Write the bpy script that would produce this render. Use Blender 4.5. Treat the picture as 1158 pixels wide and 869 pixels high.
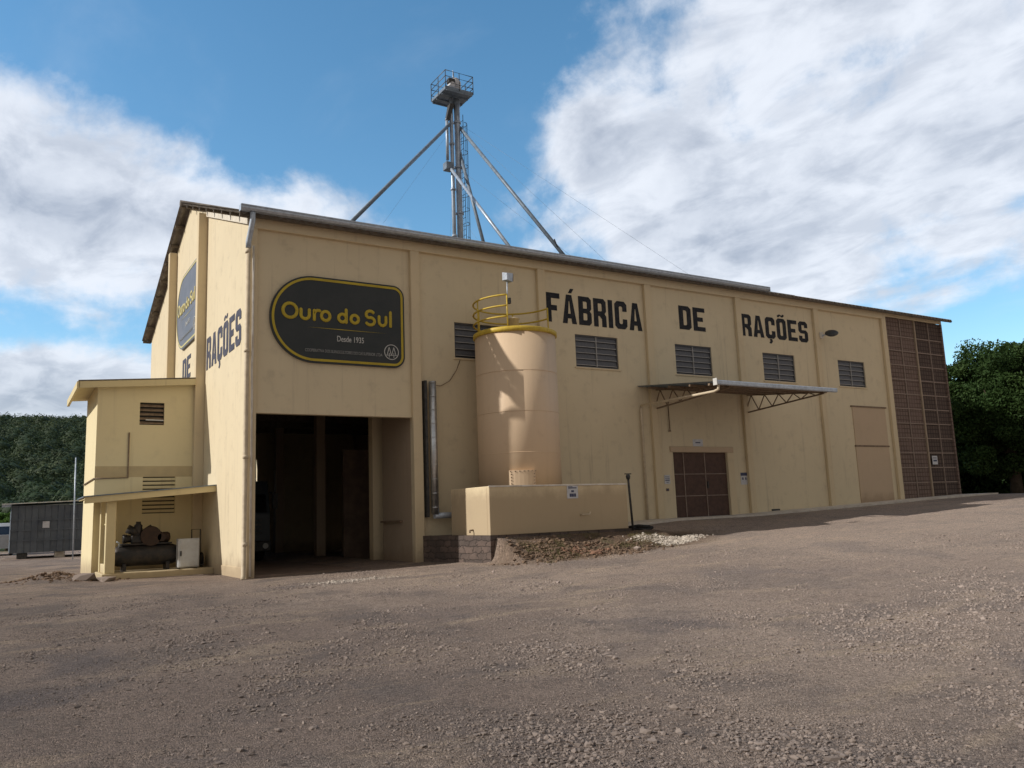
import bpy, math, random
import numpy as np
from mathutils import Vector, Matrix
random.seed(7); RNG = np.random.default_rng(11)
S = bpy.context.scene; COL = S.collection
for o in list(bpy.data.objects): bpy.data.objects.remove(o)

# ------------------------------------------------------------------ camera
F_PX, YAW, PITCH, ROLL = 935.77, 0.55459, 0.15499, -0.03828
CAM = Vector((-5.5886, -22.7695, 1.4402))
fw = Vector((math.sin(YAW)*math.cos(PITCH), math.cos(YAW)*math.cos(PITCH), math.sin(PITCH)))
r0 = Vector((math.cos(YAW), -math.sin(YAW), 0)); u0 = r0.cross(fw)
rt = math.cos(ROLL)*r0 + math.sin(ROLL)*u0; upv = -math.sin(ROLL)*r0 + math.cos(ROLL)*u0
cd = bpy.data.cameras.new('camera'); cam = bpy.data.objects.new('camera', cd); COL.objects.link(cam)
cam.matrix_world = Matrix(((rt.x, upv.x, -fw.x, CAM.x), (rt.y, upv.y, -fw.y, CAM.y), (rt.z, upv.z, -fw.z, CAM.z), (0, 0, 0, 1)))
cd.sensor_width = 36; cd.lens = F_PX/1158*36; cd.clip_start = .1; cd.clip_end = 3000
S.camera = cam
# ------------------------------------------------------------------ exposure, sun, sky
S.view_settings.view_transform = 'Standard'; S.view_settings.look = 'None'; S.view_settings.gamma = 1
S.view_settings.use_curve_mapping = False
S.view_settings.exposure = 0.2
SUN_A, SUN_E = math.radians(16.7), math.radians(34.5)       # angle behind the long front, elevation
sdir = Vector((-math.cos(SUN_A)*math.cos(SUN_E), math.sin(SUN_A)*math.cos(SUN_E), math.sin(SUN_E)))
sl = bpy.data.lights.new('sun', 'SUN'); sl.energy = 3.5; sl.angle = math.radians(.55); sl.color = (1, .955, .89)
so = bpy.data.objects.new('sun', sl); COL.objects.link(so); so.rotation_euler = sdir.to_track_quat('Z', 'Y').to_euler()
W = bpy.data.worlds.new('World'); S.world = W; W.use_nodes = True
SKY_K = 0.15; CLOUD_K = 0.56

class NT:
    """small helper to write node maths as expressions"""
    def __init__(s, nt): s.nt = nt; s.N = nt.nodes; s.L = nt.links
    def n(s, t, **k):
        x = s.N.new(t)
        for a, b in k.items(): setattr(x, a, b)
        return x
    def put(s, sock, v):
        if isinstance(v, bpy.types.NodeSocket): s.L.new(v, sock)
        elif v is not None: sock.default_value = v
    def m(s, op, a, b=None, c=None, clamp=False):
        x = s.n('ShaderNodeMath', operation=op, use_clamp=clamp)
        s.put(x.inputs[0], a); s.put(x.inputs[1], b); s.put(x.inputs[2], c); return x.outputs[0]
    def ss(s, v, lo, hi, a=0., b=1.):
        x = s.n('ShaderNodeMapRange', interpolation_type='SMOOTHSTEP')
        for i, q in enumerate((v, lo, hi, a, b)): s.put(x.inputs[i], q)
        return x.outputs[0]
    def lin(s, v, lo, hi, a=0., b=1.):
        x = s.n('ShaderNodeMapRange')
        for i, q in enumerate((v, lo, hi, a, b)): s.put(x.inputs[i], q)
        return x.outputs[0]
    def noise(s, vec, scale, detail=4, rough=.55, dist=0., out=0):
        x = s.n('ShaderNodeTexNoise'); s.put(x.inputs['Vector'], vec)
        x.inputs['Scale'].default_value = scale; x.inputs['Detail'].default_value = detail
        x.inputs['Roughness'].default_value = rough; x.inputs['Distortion'].default_value = dist
        return x.outputs[out]
    def vor(s, vec, scale, feat='F1', out='Distance', rnd=1.):
        x = s.n('ShaderNodeTexVoronoi', feature=feat); s.put(x.inputs['Vector'], vec)
        x.inputs['Scale'].default_value = scale; x.inputs['Randomness'].default_value = rnd
        return x.outputs[out]
    def mix(s, f, a, b, t='MIX'):
        x = s.n('ShaderNodeMix', data_type='RGBA', blend_type=t); s.put(x.inputs[0], f)
        s.put(x.inputs[6], a if isinstance(a, bpy.types.NodeSocket) else (*a[:3], 1))
        s.put(x.inputs[7], b if isinstance(b, bpy.types.NodeSocket) else (*b[:3], 1)); return x.outputs[2]
    def xyz(s, v):
        x = s.n('ShaderNodeSeparateXYZ'); s.put(x.inputs[0], v); return x.outputs
    def comb(s, a, b, c):
        x = s.n('ShaderNodeCombineXYZ'); s.put(x.inputs[0], a); s.put(x.inputs[1], b); s.put(x.inputs[2], c); return x.outputs[0]

def build_world():
    t = NT(W.node_tree); t.N.clear()
    out = t.n('ShaderNodeOutputWorld')
    sky = t.n('ShaderNodeTexSky', sky_type='NISHITA'); sky.sun_disc = False
    sky.sun_elevation = SUN_E; sky.sun_rotation = math.atan2(sdir.x, sdir.y)
    sky.altitude = 100; sky.air_density = 1.0; sky.dust_density = .35; sky.ozone_density = 1.8
    d = t.n('ShaderNodeTexCoord').outputs['Generated']
    x, y, z = t.xyz(d)[:3]
    az = t.m('MULTIPLY', t.m('ARCTAN2', x, y), 57.2958)
    el = t.m('MULTIPLY', t.m('ARCSINE', z), 57.2958)
    den = t.m('ADD', t.m('MAXIMUM', z, 0.), .16)
    pv = t.comb(t.m('DIVIDE', x, den), t.m('DIVIDE', y, den), 0.)
    # rotate/stretch so the wind streaks run up to the right
    mp = t.n('ShaderNodeMapping'); t.put(mp.inputs[0], pv)
    mp.inputs['Rotation'].default_value = (0, 0, .5); mp.inputs['Scale'].default_value = (1.5, 1.0, 1)
    n1 = t.noise(mp.outputs[0], 2.0, 9, .56, .25)
    n2 = t.noise(d, 3.2, 10, .6, .3)
    n3 = t.noise(d, 9.0, 8, .62, .2)
    def blob(a0, e0, ra, re, rot=0., w=1.):
        dx = t.m('SUBTRACT', az, a0); dy = t.m('SUBTRACT', el, e0); c, s_ = math.cos(rot), math.sin(rot)
        a = t.m('ADD', t.m('MULTIPLY', dx, c/ra), t.m('MULTIPLY', dy, s_/ra))
        b = t.m('ADD', t.m('MULTIPLY', dx, -s_/re), t.m('MULTIPLY', dy, c/re))
        q = t.m('SQRT', t.m('ADD', t.m('MULTIPLY', a, a), t.m('MULTIPLY', b, b)))
        return t.m('MULTIPLY', t.m('SUBTRACT', 1., q), w)
    blobs = [blob(0, 19.0, 16, 7.0, -.12), blob(13, 18.3, 16, 5.2, -.14), blob(-9, 20, 10, 8), blob(1, 8.3, 13, 3.6, .05), blob(21, 17.5, 7, 2.6, -.1),
             blob(60, 22, 28, 11, .05), blob(45, 20, 12, 6.5, .1), blob(57, 33, 20, 11, .1), blob(48, 16.5, 16, 3.6, -.28), blob(75, 16, 16, 5), blob(62, 15.5, 11, 3.6, -.02, .9),
             blob(74, 6, 14, 3, 0, .8), blob(38, 24, 5, 4, .3)]
    f = blobs[0]
    for b in blobs[1:]: f = t.m('SMOOTH_MAX', f, b, .25)
    # unseen warm cloud cover added outside the view to balance the fill light
    away = t.ss(t.m('ABSOLUTE', t.m('SUBTRACT', az, 32.)), 50., 75.)
    f = t.m('MAXIMUM', f, t.m('MULTIPLY', t.m('SUBTRACT', away, .66), 1.6))
    nn = t.m('ADD', t.m('ADD', t.m('MULTIPLY', n1, .5), t.m('MULTIPLY', n2, .6)), t.m('ADD', t.m('MULTIPLY', n3, .46), -.08))
    fld = t.m('ADD', f, t.m('MULTIPLY', t.m('SUBTRACT', nn, .71), 2.15))
    dens = t.ss(fld, -.06, .42)
    # thin veil everywhere
    veil = t.ss(n1, .5, .8, 0., .14)
    dens = t.m('MAXIMUM', dens, veil)
    # thickness tone: thick parts of the cloud are grey underneath, edges are bright
    thick = t.ss(t.m('ADD', fld, t.m('MULTIPLY', t.m('SUBTRACT', n2, .5), 1.8)), .3, 1.35)
    lay = t.ss(t.noise(mp.outputs[0], 4.2, 8, .58, .4), .38, .66)
    tone = t.m('ADD', t.m('MULTIPLY', thick, .55), t.m('MULTIPLY', lay, .45))
    cc = t.mix(tone, (1.38, 1.45, 1.58), (.60, .69, .86))
    low = t.ss(el, 0., 13., 1., 0.)
    cc = t.mix(t.m('MULTIPLY', low, .5), cc, (.38, .47, .58))
    cc = t.mix(away, cc, t.mix(tone, (.66, .595, .525), (.43, .385, .335)))  # added cover is tinted warm so the shaded front gets neutral fill
    b1 = t.n('ShaderNodeBackground'); b2 = t.n('ShaderNodeBackground')
    hs = t.n('ShaderNodeHueSaturation'); t.put(hs.inputs['Color'], sky.outputs[0]); hs.inputs['Saturation'].default_value = 1.2; hs.inputs['Value'].default_value = 1.04; hs.inputs['Hue'].default_value = .488
    t.put(b1.inputs[0], hs.outputs[0]); b1.inputs[1].default_value = SKY_K
    t.put(b2.inputs[0], cc); b2.inputs[1].default_value = CLOUD_K
    mx = t.n('ShaderNodeMixShader'); t.put(mx.inputs[0], t.m('MULTIPLY', dens, .94)); t.L.new(b1.outputs[0], mx.inputs[1]); t.L.new(b2.outputs[0], mx.inputs[2])
    t.L.new(mx.outputs[0], out.inputs[0])
build_world()

# ------------------------------------------------------------------ materials
def material(name, fn=None, col=(.5, .5, .5), rough=.85, metal=0., spec=.3):
    m = bpy.data.materials.new(name); m.use_nodes = True; t = NT(m.node_tree)
    b = t.N['Principled BSDF']; b.inputs['Base Color'].default_value = (*col, 1); b.inputs['Roughness'].default_value = rough
    b.inputs['Metallic'].default_value = metal; b.inputs['Specular IOR Level'].default_value = spec
    if fn: fn(t, b, t.n('ShaderNodeTexCoord').outputs['Object'])
    return m
def bump(t, b, h, strength=.3, dist=.01):
    x = t.n('ShaderNodeBump'); x.inputs['Strength'].default_value = strength; x.inputs['Distance'].default_value = dist
    t.put(x.inputs['Height'], h); t.put(b.inputs['Normal'], x.outputs[0])
def painted(name, col, dirt=(.3, .24, .17), amount=.5, base_z=.0, top_streak=True, splash=True, rough=.9):
    """rendered masonry: blotches, rain streaks, splash dirt at the foot"""
    def fn(t, b, P):
        x, y, z = t.xyz(P)[:3]
        big = t.noise(P, .35, 5, .6); mid = t.noise(P, 2.3, 6, .65); fine = t.noise(P, 60, 3, .6)
        sv = t.comb(t.m('MULTIPLY', x, 5.), t.m('MULTIPLY', y, 5.), t.m('MULTIPLY', z, .22))
        st = t.noise(sv, 1., 5, .62)
        c = t.mix(t.ss(big, .35, .7, 0., .35*amount), col, tuple(v*.86 for v in col))
        c = t.mix(t.ss(mid, .5, .8, 0., .3*amount), c, dirt)
        c = t.mix(t.ss(st, .55, .8, 0., .5*amount), c, dirt)
        if splash:
            h = t.m('SUBTRACT', t.m('SUBTRACT', z, base_z), t.m('MULTIPLY', mid, .7))
            c = t.mix(t.ss(h, -.3, .35, .55, 0.), c, (.25, .17, .11))
        t.put(b.inputs['Base Color'], c)
        bump(t, b, t.m('ADD', t.m('MULTIPLY', fine, .5), t.m('MULTIPLY', mid, 2.5)), .25, .006)
    return material(name, fn, col, rough)
CREAM = (.70, .60, .42)
M = {}
M['cream'] = painted('cream_render', CREAM, amount=1.05)
M['cream_trim'] = painted('cream_trim', (.68, .57, .39), splash=False, amount=.6)
M['cream_pier'] = painted('cream_pier', (.68, .565, .38), amount=.6)
M['annex'] = painted('yellow_cream_render', (.76, .655, .41), amount=.5)
M['annex_trim'] = painted('yellow_cream_trim', (.68, .575, .34), splash=False, amount=.7)
M['box'] = painted('cream_bund_paint', (.78, .65, .43), base_z=.86, amount=.35)
M['infill'] = painted('infill_render', (.56, .43, .30), base_z=1.2, amount=.6)
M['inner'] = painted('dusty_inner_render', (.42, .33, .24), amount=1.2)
def tankf(t, b, P):
    x, y, z = t.xyz(P)[:3]
    sv = t.comb(t.m('MULTIPLY', x, 6.), t.m('MULTIPLY', y, 6.), t.m('MULTIPLY', z, .25))
    c = t.mix(t.ss(t.noise(sv, 1., 5, .6), .45, .8, 0., .4), (.69, .52, .355), (.57, .43, .29))
    c = t.mix(t.ss(t.noise(P, 3., 6, .6), .55, .8, 0., .3), c, (.5, .36, .24))
    t.put(b.inputs['Base Color'], c); bump(t, b, t.noise(P, 1.6, 3), .12, .03)
M['tank'] = material('tank_paint', tankf, rough=.55, spec=.35)
def speck(c1, c2, s=20, rough=.8, metal=0., spec=.3, bs=.2, det=5):
    def fn(t, b, P):
        t.put(b.inputs['Base Color'], t.mix(t.ss(t.noise(P, s, det, .65), .35, .7), c1, c2)); bump(t, b, t.noise(P, s*2.5, 4), bs, .006)
    return fn
def mk(k, c1, c2, s=20, rough=.8, metal=0., spec=.3, bs=.2): M[k] = material(k, speck(c1, c2, s, bs=bs), c1, rough, metal, spec)
mk('yellow_paint', (.62, .45, .06), (.50, .34, .05), 9, .5)
mk('galvanised', (.54, .60, .68), (.40, .45, .52), 8, .45, .35)
mk('old_galvanised', (.20, .25, .31), (.13, .165, .21), 5, .5, .15)
mk('tower_steel', (.42, .48, .56), (.28, .33, .40), 3, .42, .3)
mk('bright_tin', (.62, .64, .66), (.44, .46, .48), 6, .32, .85)
mk('dark_steel', (.045, .047, .05), (.09, .085, .08), 10, .55, .3)
mk('dark_roof', (.12, .10, .085), (.24, .215, .185), 2.2, .9)
mk('purlin', (.16, .13, .10), (.10, .08, .06), 6, .85)
mk('verge_white', (.74, .68, .58), (.62, .56, .46), 4, .85)
mk('pipe_cream', (.62, .52, .38), (.50, .41, .29), 5, .6)
mk('pipe_pale', (.72, .68, .62), (.58, .52, .44), 4, .6)
mk('truss_paint', (.26, .19, .13), (.17, .12, .08), 8, .7)
mk('door_brown', (.105, .062, .048), (.075, .045, .036), 6, .7)
mk('door_line', (.30, .23, .19), (.22, .17, .14), 9, .7)
mk('slat_dark', (.10, .105, .12), (.13, .13, .14), 12, .45, .3)
mk('slat_edge', (.36, .35, .34), (.28, .27, .26), 12, .5, .3)
mk('pane_dark', (.018, .018, .02), (.03, .03, .032), 3, .35)
mk('lettering', (.012, .014, .02), (.035, .035, .04), 6, .75, bs=.1)
mk('lettering_worn', (.055, .058, .085), (.09, .09, .12), 3, .8, bs=.1)
mk('sign_panel', (.022, .028, .030), (.032, .036, .038), 1.2, .4, 0, .4, .03)
mk('sign_panel_faded', (.13, .135, .16), (.17, .17, .20), 1.2, .5, 0, .4, .03)
mk('sign_yellow', (.50, .38, .035), (.42, .31, .03), 3, .45)
mk('sign_yellow_faded', (.60, .52, .22), (.52, .45, .2), 3, .5)
mk('sign_white', (.62, .62, .60), (.5, .5, .49), 5, .5)
mk('sign_white_dim', (.34, .35, .34), (.28, .28, .28), 5, .5)
mk('plate_white', (.62, .63, .66), (.5, .5, .53), 6, .5)
mk('ink_blue', (.05, .06, .12), (.08, .09, .15), 9, .6)
mk('concrete', (.64, .59, .52), (.50, .45, .39), 2.4, .9)
mk('container_grey', (.13, .15, .175), (.085, .10, .125), 1.1, .6)
mk('compressor_dark', (.030, .031, .034), (.06, .05, .045), 5, .5, .3)
mk('compressor_rust', (.06, .036, .026), (.035, .025, .022), 5, .7)
mk('appliance_white', (.60, .62, .64), (.5, .5, .5), 3, .4)
mk('rubber', (.02, .02, .021), (.035, .033, .032), 9, .8)
mk('truck_paint', (.012, .022, .032), (.02, .03, .04), 3, .35, .2, .5)
mk('post_grey', (.42, .33, .24), (.34, .27, .2), 5, .8)
mk('glass_dark', (.01, .012, .015), (.02, .022, .025), 2, .1, 0, .5)
mk('lamp_glass', (.5, .5, .48), (.4, .4, .38), 4, .25)
mk('wood_pallet', (.34, .27, .17), (.22, .17, .11), 7, .85)
mk('van_white', (.42, .45, .48), (.36, .38, .4), 3, .35)
mk('bark', (.12, .09, .065), (.07, .055, .04), 6, .95)
mk('brick_red', (.26, .145, .095), (.17, .10, .07), 9, .95)
mk('clods', (.20, .135, .09), (.13, .09, .065), 6, .95)
mk('white_lime', (.56, .50, .43), (.40, .34, .28), 4, .95)
mk('pale_dust', (.46, .40, .34), (.36, .30, .25), 4, .95)
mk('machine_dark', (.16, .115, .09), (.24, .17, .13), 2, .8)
# facade of small ceramic screen blocks
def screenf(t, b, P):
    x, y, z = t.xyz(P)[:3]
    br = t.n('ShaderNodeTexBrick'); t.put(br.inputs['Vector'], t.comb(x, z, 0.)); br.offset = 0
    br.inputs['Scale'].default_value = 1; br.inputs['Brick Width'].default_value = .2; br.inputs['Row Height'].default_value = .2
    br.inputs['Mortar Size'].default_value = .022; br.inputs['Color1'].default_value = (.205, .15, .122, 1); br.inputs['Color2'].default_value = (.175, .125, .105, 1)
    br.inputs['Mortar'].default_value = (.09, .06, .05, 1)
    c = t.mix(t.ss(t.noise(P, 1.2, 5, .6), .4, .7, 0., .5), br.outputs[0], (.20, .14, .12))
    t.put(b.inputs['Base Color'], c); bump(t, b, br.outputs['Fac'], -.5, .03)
M['screen_light'] = material('screen_block', screenf, rough=.9)
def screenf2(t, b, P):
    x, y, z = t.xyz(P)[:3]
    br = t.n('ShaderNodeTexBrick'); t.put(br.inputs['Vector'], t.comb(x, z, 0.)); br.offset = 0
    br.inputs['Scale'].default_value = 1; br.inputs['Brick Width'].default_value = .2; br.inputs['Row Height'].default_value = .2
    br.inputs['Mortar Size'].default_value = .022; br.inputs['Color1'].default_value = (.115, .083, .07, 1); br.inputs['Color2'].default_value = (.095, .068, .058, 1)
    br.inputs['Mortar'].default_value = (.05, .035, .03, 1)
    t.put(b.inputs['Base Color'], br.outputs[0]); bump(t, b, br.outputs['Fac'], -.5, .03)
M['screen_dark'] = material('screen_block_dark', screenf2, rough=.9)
def stonef(t, b, P):
    x, y, z = t.xyz(P)[:3]
    br = t.n('ShaderNodeTexBrick'); w = t.noise(P, 4, 3, .6)
    t.put(br.inputs['Vector'], t.comb(t.m('ADD', t.m('ADD', x, y), t.m('MULTIPLY', w, .35)), t.m('ADD', z, t.m('MULTIPLY', w, .2)), 0.))
    br.inputs['Scale'].default_value = 1; br.inputs['Brick Width'].default_value = .34; br.inputs['Row Height'].default_value = .17
    br.inputs['Mortar Size'].default_value = .016; br.inputs['Color1'].default_value = (.17, .125, .105, 1); br.inputs['Color2'].default_value = (.10, .08, .07, 1)
    br.inputs['Mortar'].default_value = (.075, .06, .052, 1); br.inputs['Mortar Smooth'].default_value = .8
    c = t.mix(t.ss(t.noise(P, 2.2, 6, .7), .4, .75, 0., .6), br.outputs[0], (.07, .055, .05))
    t.put(b.inputs['Base Color'], c); bump(t, b, t.m('ADD', t.m('MULTIPLY', br.outputs['Fac'], -1.), t.noise(P, 14, 4)), .7, .03)
M['stone'] = material('stone_blocks', stonef, rough=.95)
def gravelf(t, b, P):
    x, y, z = t.xyz(P)[:3]
    P2 = t.comb(x, y, 0.)
    big = t.noise(P2, .13, 5, .6, .6); mid = t.noise(P2, .55, 6, .62, .5); sm = t.noise(P2, 3.5, 5, .65)
    st = t.noise(t.comb(t.m('MULTIPLY', x, .35), t.m('MULTIPLY', y, 1.3), 0.), .9, 5, .6, .7)
    v1 = t.vor(P2, 44, out='Color'); v1d = t.vor(P2, 44, feat='DISTANCE_TO_EDGE'); v2 = t.vor(P2, 85, out='Color')
    c = t.mix(t.ss(big, .38, .62), (.275, .214, .178), (.37, .29, .235))
    c = t.mix(t.ss(mid, .46, .66, 0., .75), c, (.185, .155, .140))
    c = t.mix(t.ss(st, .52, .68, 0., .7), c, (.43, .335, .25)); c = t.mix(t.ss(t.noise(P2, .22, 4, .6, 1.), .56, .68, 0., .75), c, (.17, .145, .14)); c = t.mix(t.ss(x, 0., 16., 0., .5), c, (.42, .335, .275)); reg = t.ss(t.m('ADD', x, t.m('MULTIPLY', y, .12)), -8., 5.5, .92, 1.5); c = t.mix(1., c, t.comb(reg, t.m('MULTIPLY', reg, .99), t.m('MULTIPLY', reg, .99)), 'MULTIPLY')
    c = t.mix(t.ss(sm, .52, .72, 0., .4), c, (.14, .118, .104))
    # brown soil near the bank in front of the bund and beside the small annex
    dx = t.m('MULTIPLY', t.m('SUBTRACT', x, 9.2), .22); dy = t.m('MULTIPLY', t.m('ADD', y, 4.0), .62)
    dd = t.m('SQRT', t.m('ADD', t.m('MULTIPLY', dx, dx), t.m('MULTIPLY', dy, dy)))
    soil = t.ss(t.m('ADD', dd, t.m('MULTIPLY', mid, .6)), .85, 1.35, 1., 0.)
    c = t.mix(t.m('MULTIPLY', soil, .8), c, t.mix(t.ss(sm, .4, .6), (.15, .092, .055), (.22, .14, .085)))
    grs = t.m('MULTIPLY', soil, t.ss(t.noise(P2, 1.1, 5, .65), .50, .62))
    c = t.mix(t.m('MULTIPLY', grs, .55), c, (.17, .155, .08))
    c = t.mix(t.ss(y, 46., 60.), c, (.05, .075, .025))
    r1 = t.xyz(v1)[0]; r2 = t.xyz(v2)[1]
    k = t.m('ADD', t.lin(r1, 0., 1., .66, 1.26), t.lin(r2, 0., 1., -.22, .22))
    kk = t.comb(k, k, k)
    c = t.mix(1., c, kk, 'MULTIPLY')
    t.put(b.inputs['Base Color'], c)
    h = t.m('ADD', t.m('MULTIPLY', t.ss(v1d, 0., .22), t.lin(r1, 0., 1., .4, 1.)), t.m('MULTIPLY', t.ss(t.vor(P2, 85, feat='DISTANCE_TO_EDGE'), 0., .2), .35))
    bump(t, b, h, 1., .022)
M['gravel'] = material('gravel_yard', gravelf, rough=.97, spec=.15)
def stonecol(t, b, P):
    a = t.n('ShaderNodeAttribute', attribute_name='tint').outputs['Fac']
    x, y, z = t.xyz(P)[:3]; reg = t.ss(t.m('ADD', x, t.m('MULTIPLY', y, .12)), -8., 5.5, .9, 1.4)
    c = t.mix(a, (.15, .122, .107), (.33, .268, .23)); c = t.mix(1., c, t.comb(reg, reg, reg), 'MULTIPLY')
    t.put(b.inputs['Base Color'], c); bump(t, b, t.noise(P, 90, 3), .4, .004)
M['stones'] = material('loose_stones', stonecol, rough=.95, spec=.15)
def hillf(t, b, P):
    t.put(b.inputs['Base Color'], t.mix(t.ss(t.noise(P, .05, 4), .4, .6), (.035, .055, .02), (.06, .07, .03)))
M['hill'] = material('hill_ground', hillf, rough=1)
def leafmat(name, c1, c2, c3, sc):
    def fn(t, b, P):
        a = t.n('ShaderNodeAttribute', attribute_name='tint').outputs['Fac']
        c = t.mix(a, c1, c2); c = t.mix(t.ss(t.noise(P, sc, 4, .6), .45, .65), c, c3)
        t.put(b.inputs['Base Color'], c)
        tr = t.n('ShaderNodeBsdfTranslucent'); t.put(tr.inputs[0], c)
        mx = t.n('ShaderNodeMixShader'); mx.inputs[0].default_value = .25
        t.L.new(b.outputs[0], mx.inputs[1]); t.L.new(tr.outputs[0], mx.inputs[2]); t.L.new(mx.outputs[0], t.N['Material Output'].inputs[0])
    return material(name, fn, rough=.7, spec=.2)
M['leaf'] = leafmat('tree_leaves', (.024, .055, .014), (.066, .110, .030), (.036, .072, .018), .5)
M['leaf_far'] = leafmat('forest_leaves', (.026, .048, .024), (.078, .105, .045), (.042, .072, .034), .03)  # a little distance haze is painted into the leaf colours as extra blue
M['leaf_bright'] = leafmat('bright_leaves', (.07, .15, .03), (.12, .22, .05), (.09, .17, .04), .5)
M['grass'] = leafmat('grass_blades', (.17, .14, .07), (.26, .20, .11), (.17, .16, .07), .9)

# ------------------------------------------------------------------ mesh helpers
LOC = {}
def tag(o, label=None, cat=None, group=None, kind=None):
    if label: o['label'] = label
    if cat: o['category'] = cat
    if group: o['group'] = group
    if kind: o['kind'] = kind
    return o
def thing(name, loc, label, cat, group=None):
    o = bpy.data.objects.new(name, None); COL.objects.link(o); o.location = loc; o.empty_display_size = .3
    LOC[o.name] = Vector(loc); return tag(o, label, cat, group)
def absloc(o): return LOC.get(o.name, Vector((0, 0, 0))) if o else Vector((0, 0, 0))
def link(name, me, mat, parent=None, origin=None, label=None):
    """me holds world coordinates; shift them to the parent's (or own) origin"""
    base = absloc(parent); org = Vector(origin) if origin is not None else base
    me.transform(Matrix.Translation(-org))
    o = bpy.data.objects.new(name, me); COL.objects.link(o)
    if parent: o.parent = parent
    o.location = org - base; LOC[o.name] = org
    if mat: me.materials.append(M[mat] if isinstance(mat, str) else mat)
    if label: o['label'] = label
    return o
class MB:
    def __init__(s): s.v = []; s.f = []; s.sm = []
    def add(s, vs, fs, smooth=False):
        n = len(s.v); s.v += [tuple(v) for v in vs]; s.f += [tuple(n+i for i in f) for f in fs]; s.sm += [smooth]*len(fs); return s
    def box(s, x0, x1, y0, y1, z0, z1):
        v = [(x, y, z) for z in (z0, z1) for x, y in ((x0, y0), (x1, y0), (x1, y1), (x0, y1))]
        return s.add(v, [(3, 2, 1, 0), (4, 5, 6, 7), (0, 1, 5, 4), (1, 2, 6, 5), (2, 3, 7, 6), (3, 0, 4, 7)])
    def bevbox(s, x0, x1, y0, y1, z0, z1, b=.02):
        xs = (x0, x0+b, x1-b, x1); v = []; 
        c = Vector(((x0+x1)/2, (y0+y1)/2, (z0+z1)/2)); h = ((x1-x0)/2, (y1-y0)/2, (z1-z0)/2)
        import itertools
        pts = []
        for sx, sy, sz in itertools.product((-1, 1), repeat=3):
            for k in range(3):
                e = [h[0]-b, h[1]-b, h[2]-b]; e[k] = h[k]
                pts.append((c.x+sx*e[0], c.y+sy*e[1], c.z+sz*e[2]))
        return s.hull(pts)
    def hull(s, pts):
        import bmesh
        bm = bmesh.new()
        for p in pts: bm.verts.new(p)
        bmesh.ops.convex_hull(bm, input=bm.verts)
        bm.verts.ensure_lookup_table()
        for i, v in enumerate(bm.verts): v.index = i
        s.add([v.co[:] for v in bm.verts], [[v.index for v in f.verts] for f in bm.faces]); bm.free(); return s
    def bar(s, a, b, w, h=None, up=(0, 0, 1)):
        a, b = Vector(a), Vector(b); h = h or w; d = (b-a).normalized(); U = Vector(up)
        if abs(d.dot(U)) > .98: U = Vector((1, 0, 0))
        r = d.cross(U).normalized(); u = r.cross(d)
        v = [p + r*sx*w/2 + u*sy*h/2 for p in (a, b) for sx, sy in ((-1, -1), (1, -1), (1, 1), (-1, 1))]
        return s.add(v, [(3, 2, 1, 0), (4, 5, 6, 7), (0, 1, 5, 4), (1, 2, 6, 5), (2, 3, 7, 6), (3, 0, 4, 7)])
    def tube(s, pts, r, n=12, cap=True, closed=False):
        pts = [Vector(p) for p in pts]; N = len(pts); rr = r if isinstance(r, (list, tuple)) else [r]*N
        prev = None; vs = []
        for i, p in enumerate(pts):
            a = pts[(i-1) % N] if (i or closed) else p; c = pts[(i+1) % N] if (i < N-1 or closed) else p
            d = (c-a).normalized()
            if prev is None:
                U = Vector((0, 0, 1)) if abs(d.z) < .9 else Vector((1, 0, 0)); u = d.cross(U).normalized()
            else: u = (prev - d*prev.dot(d)).normalized()
            prev = u; w = d.cross(u)
            for k in range(n):
                t = 2*math.pi*k/n; vs.append(p + (u*math.cos(t)+w*math.sin(t))*rr[i])
        fs = []
        for i in range(N if closed else N-1):
            j = (i+1) % N
            for k in range(n): fs.append((i*n+k, i*n+(k+1) % n, j*n+(k+1) % n, j*n+k))
        s.add(vs, fs, True)
        if cap and not closed:
            m = len(s.v)-len(vs); s.f += [tuple(m+k for k in range(n))[::-1], tuple(m+(N-1)*n+k for k in range(n))]; s.sm += [False, False]
        return s
    def lathe(s, c, prof, n=48, axis='z', cap=True):
        c = Vector(c); vs = []
        for r, h in prof:
            for k in range(n):
                t = 2*math.pi*k/n; a, b = r*math.cos(t), r*math.sin(t)
                vs.append(c + (Vector((a, b, h)) if axis == 'z' else Vector((h, a, b)) if axis == 'x' else Vector((b, h, a))))
        fs = [(i*n+k, i*n+(k+1) % n, (i+1)*n+(k+1) % n, (i+1)*n+k) for i in range(len(prof)-1) for k in range(n)]
        s.add(vs, fs, True); m = len(s.v)-len(vs)
        if cap:
            s.f += [tuple(m+k for k in range(n))[::-1], tuple(m+(len(prof)-1)*n+k for k in range(n))]; s.sm += [False, False]
        return s
    def mesh(s, name):
        me = bpy.data.meshes.new(name); me.from_pydata(s.v, [], s.f); me.polygons.foreach_set('use_smooth', s.sm)
        me.update(); return me
    def build(s, name, mat, parent=None, origin=None, label=None):
        import bmesh
        me = s.mesh(name); bm = bmesh.new(); bm.from_mesh(me); bmesh.ops.recalc_face_normals(bm, faces=bm.faces); bm.to_mesh(me); bm.free()
        return link(name, me, mat, parent, origin, label)
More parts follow.
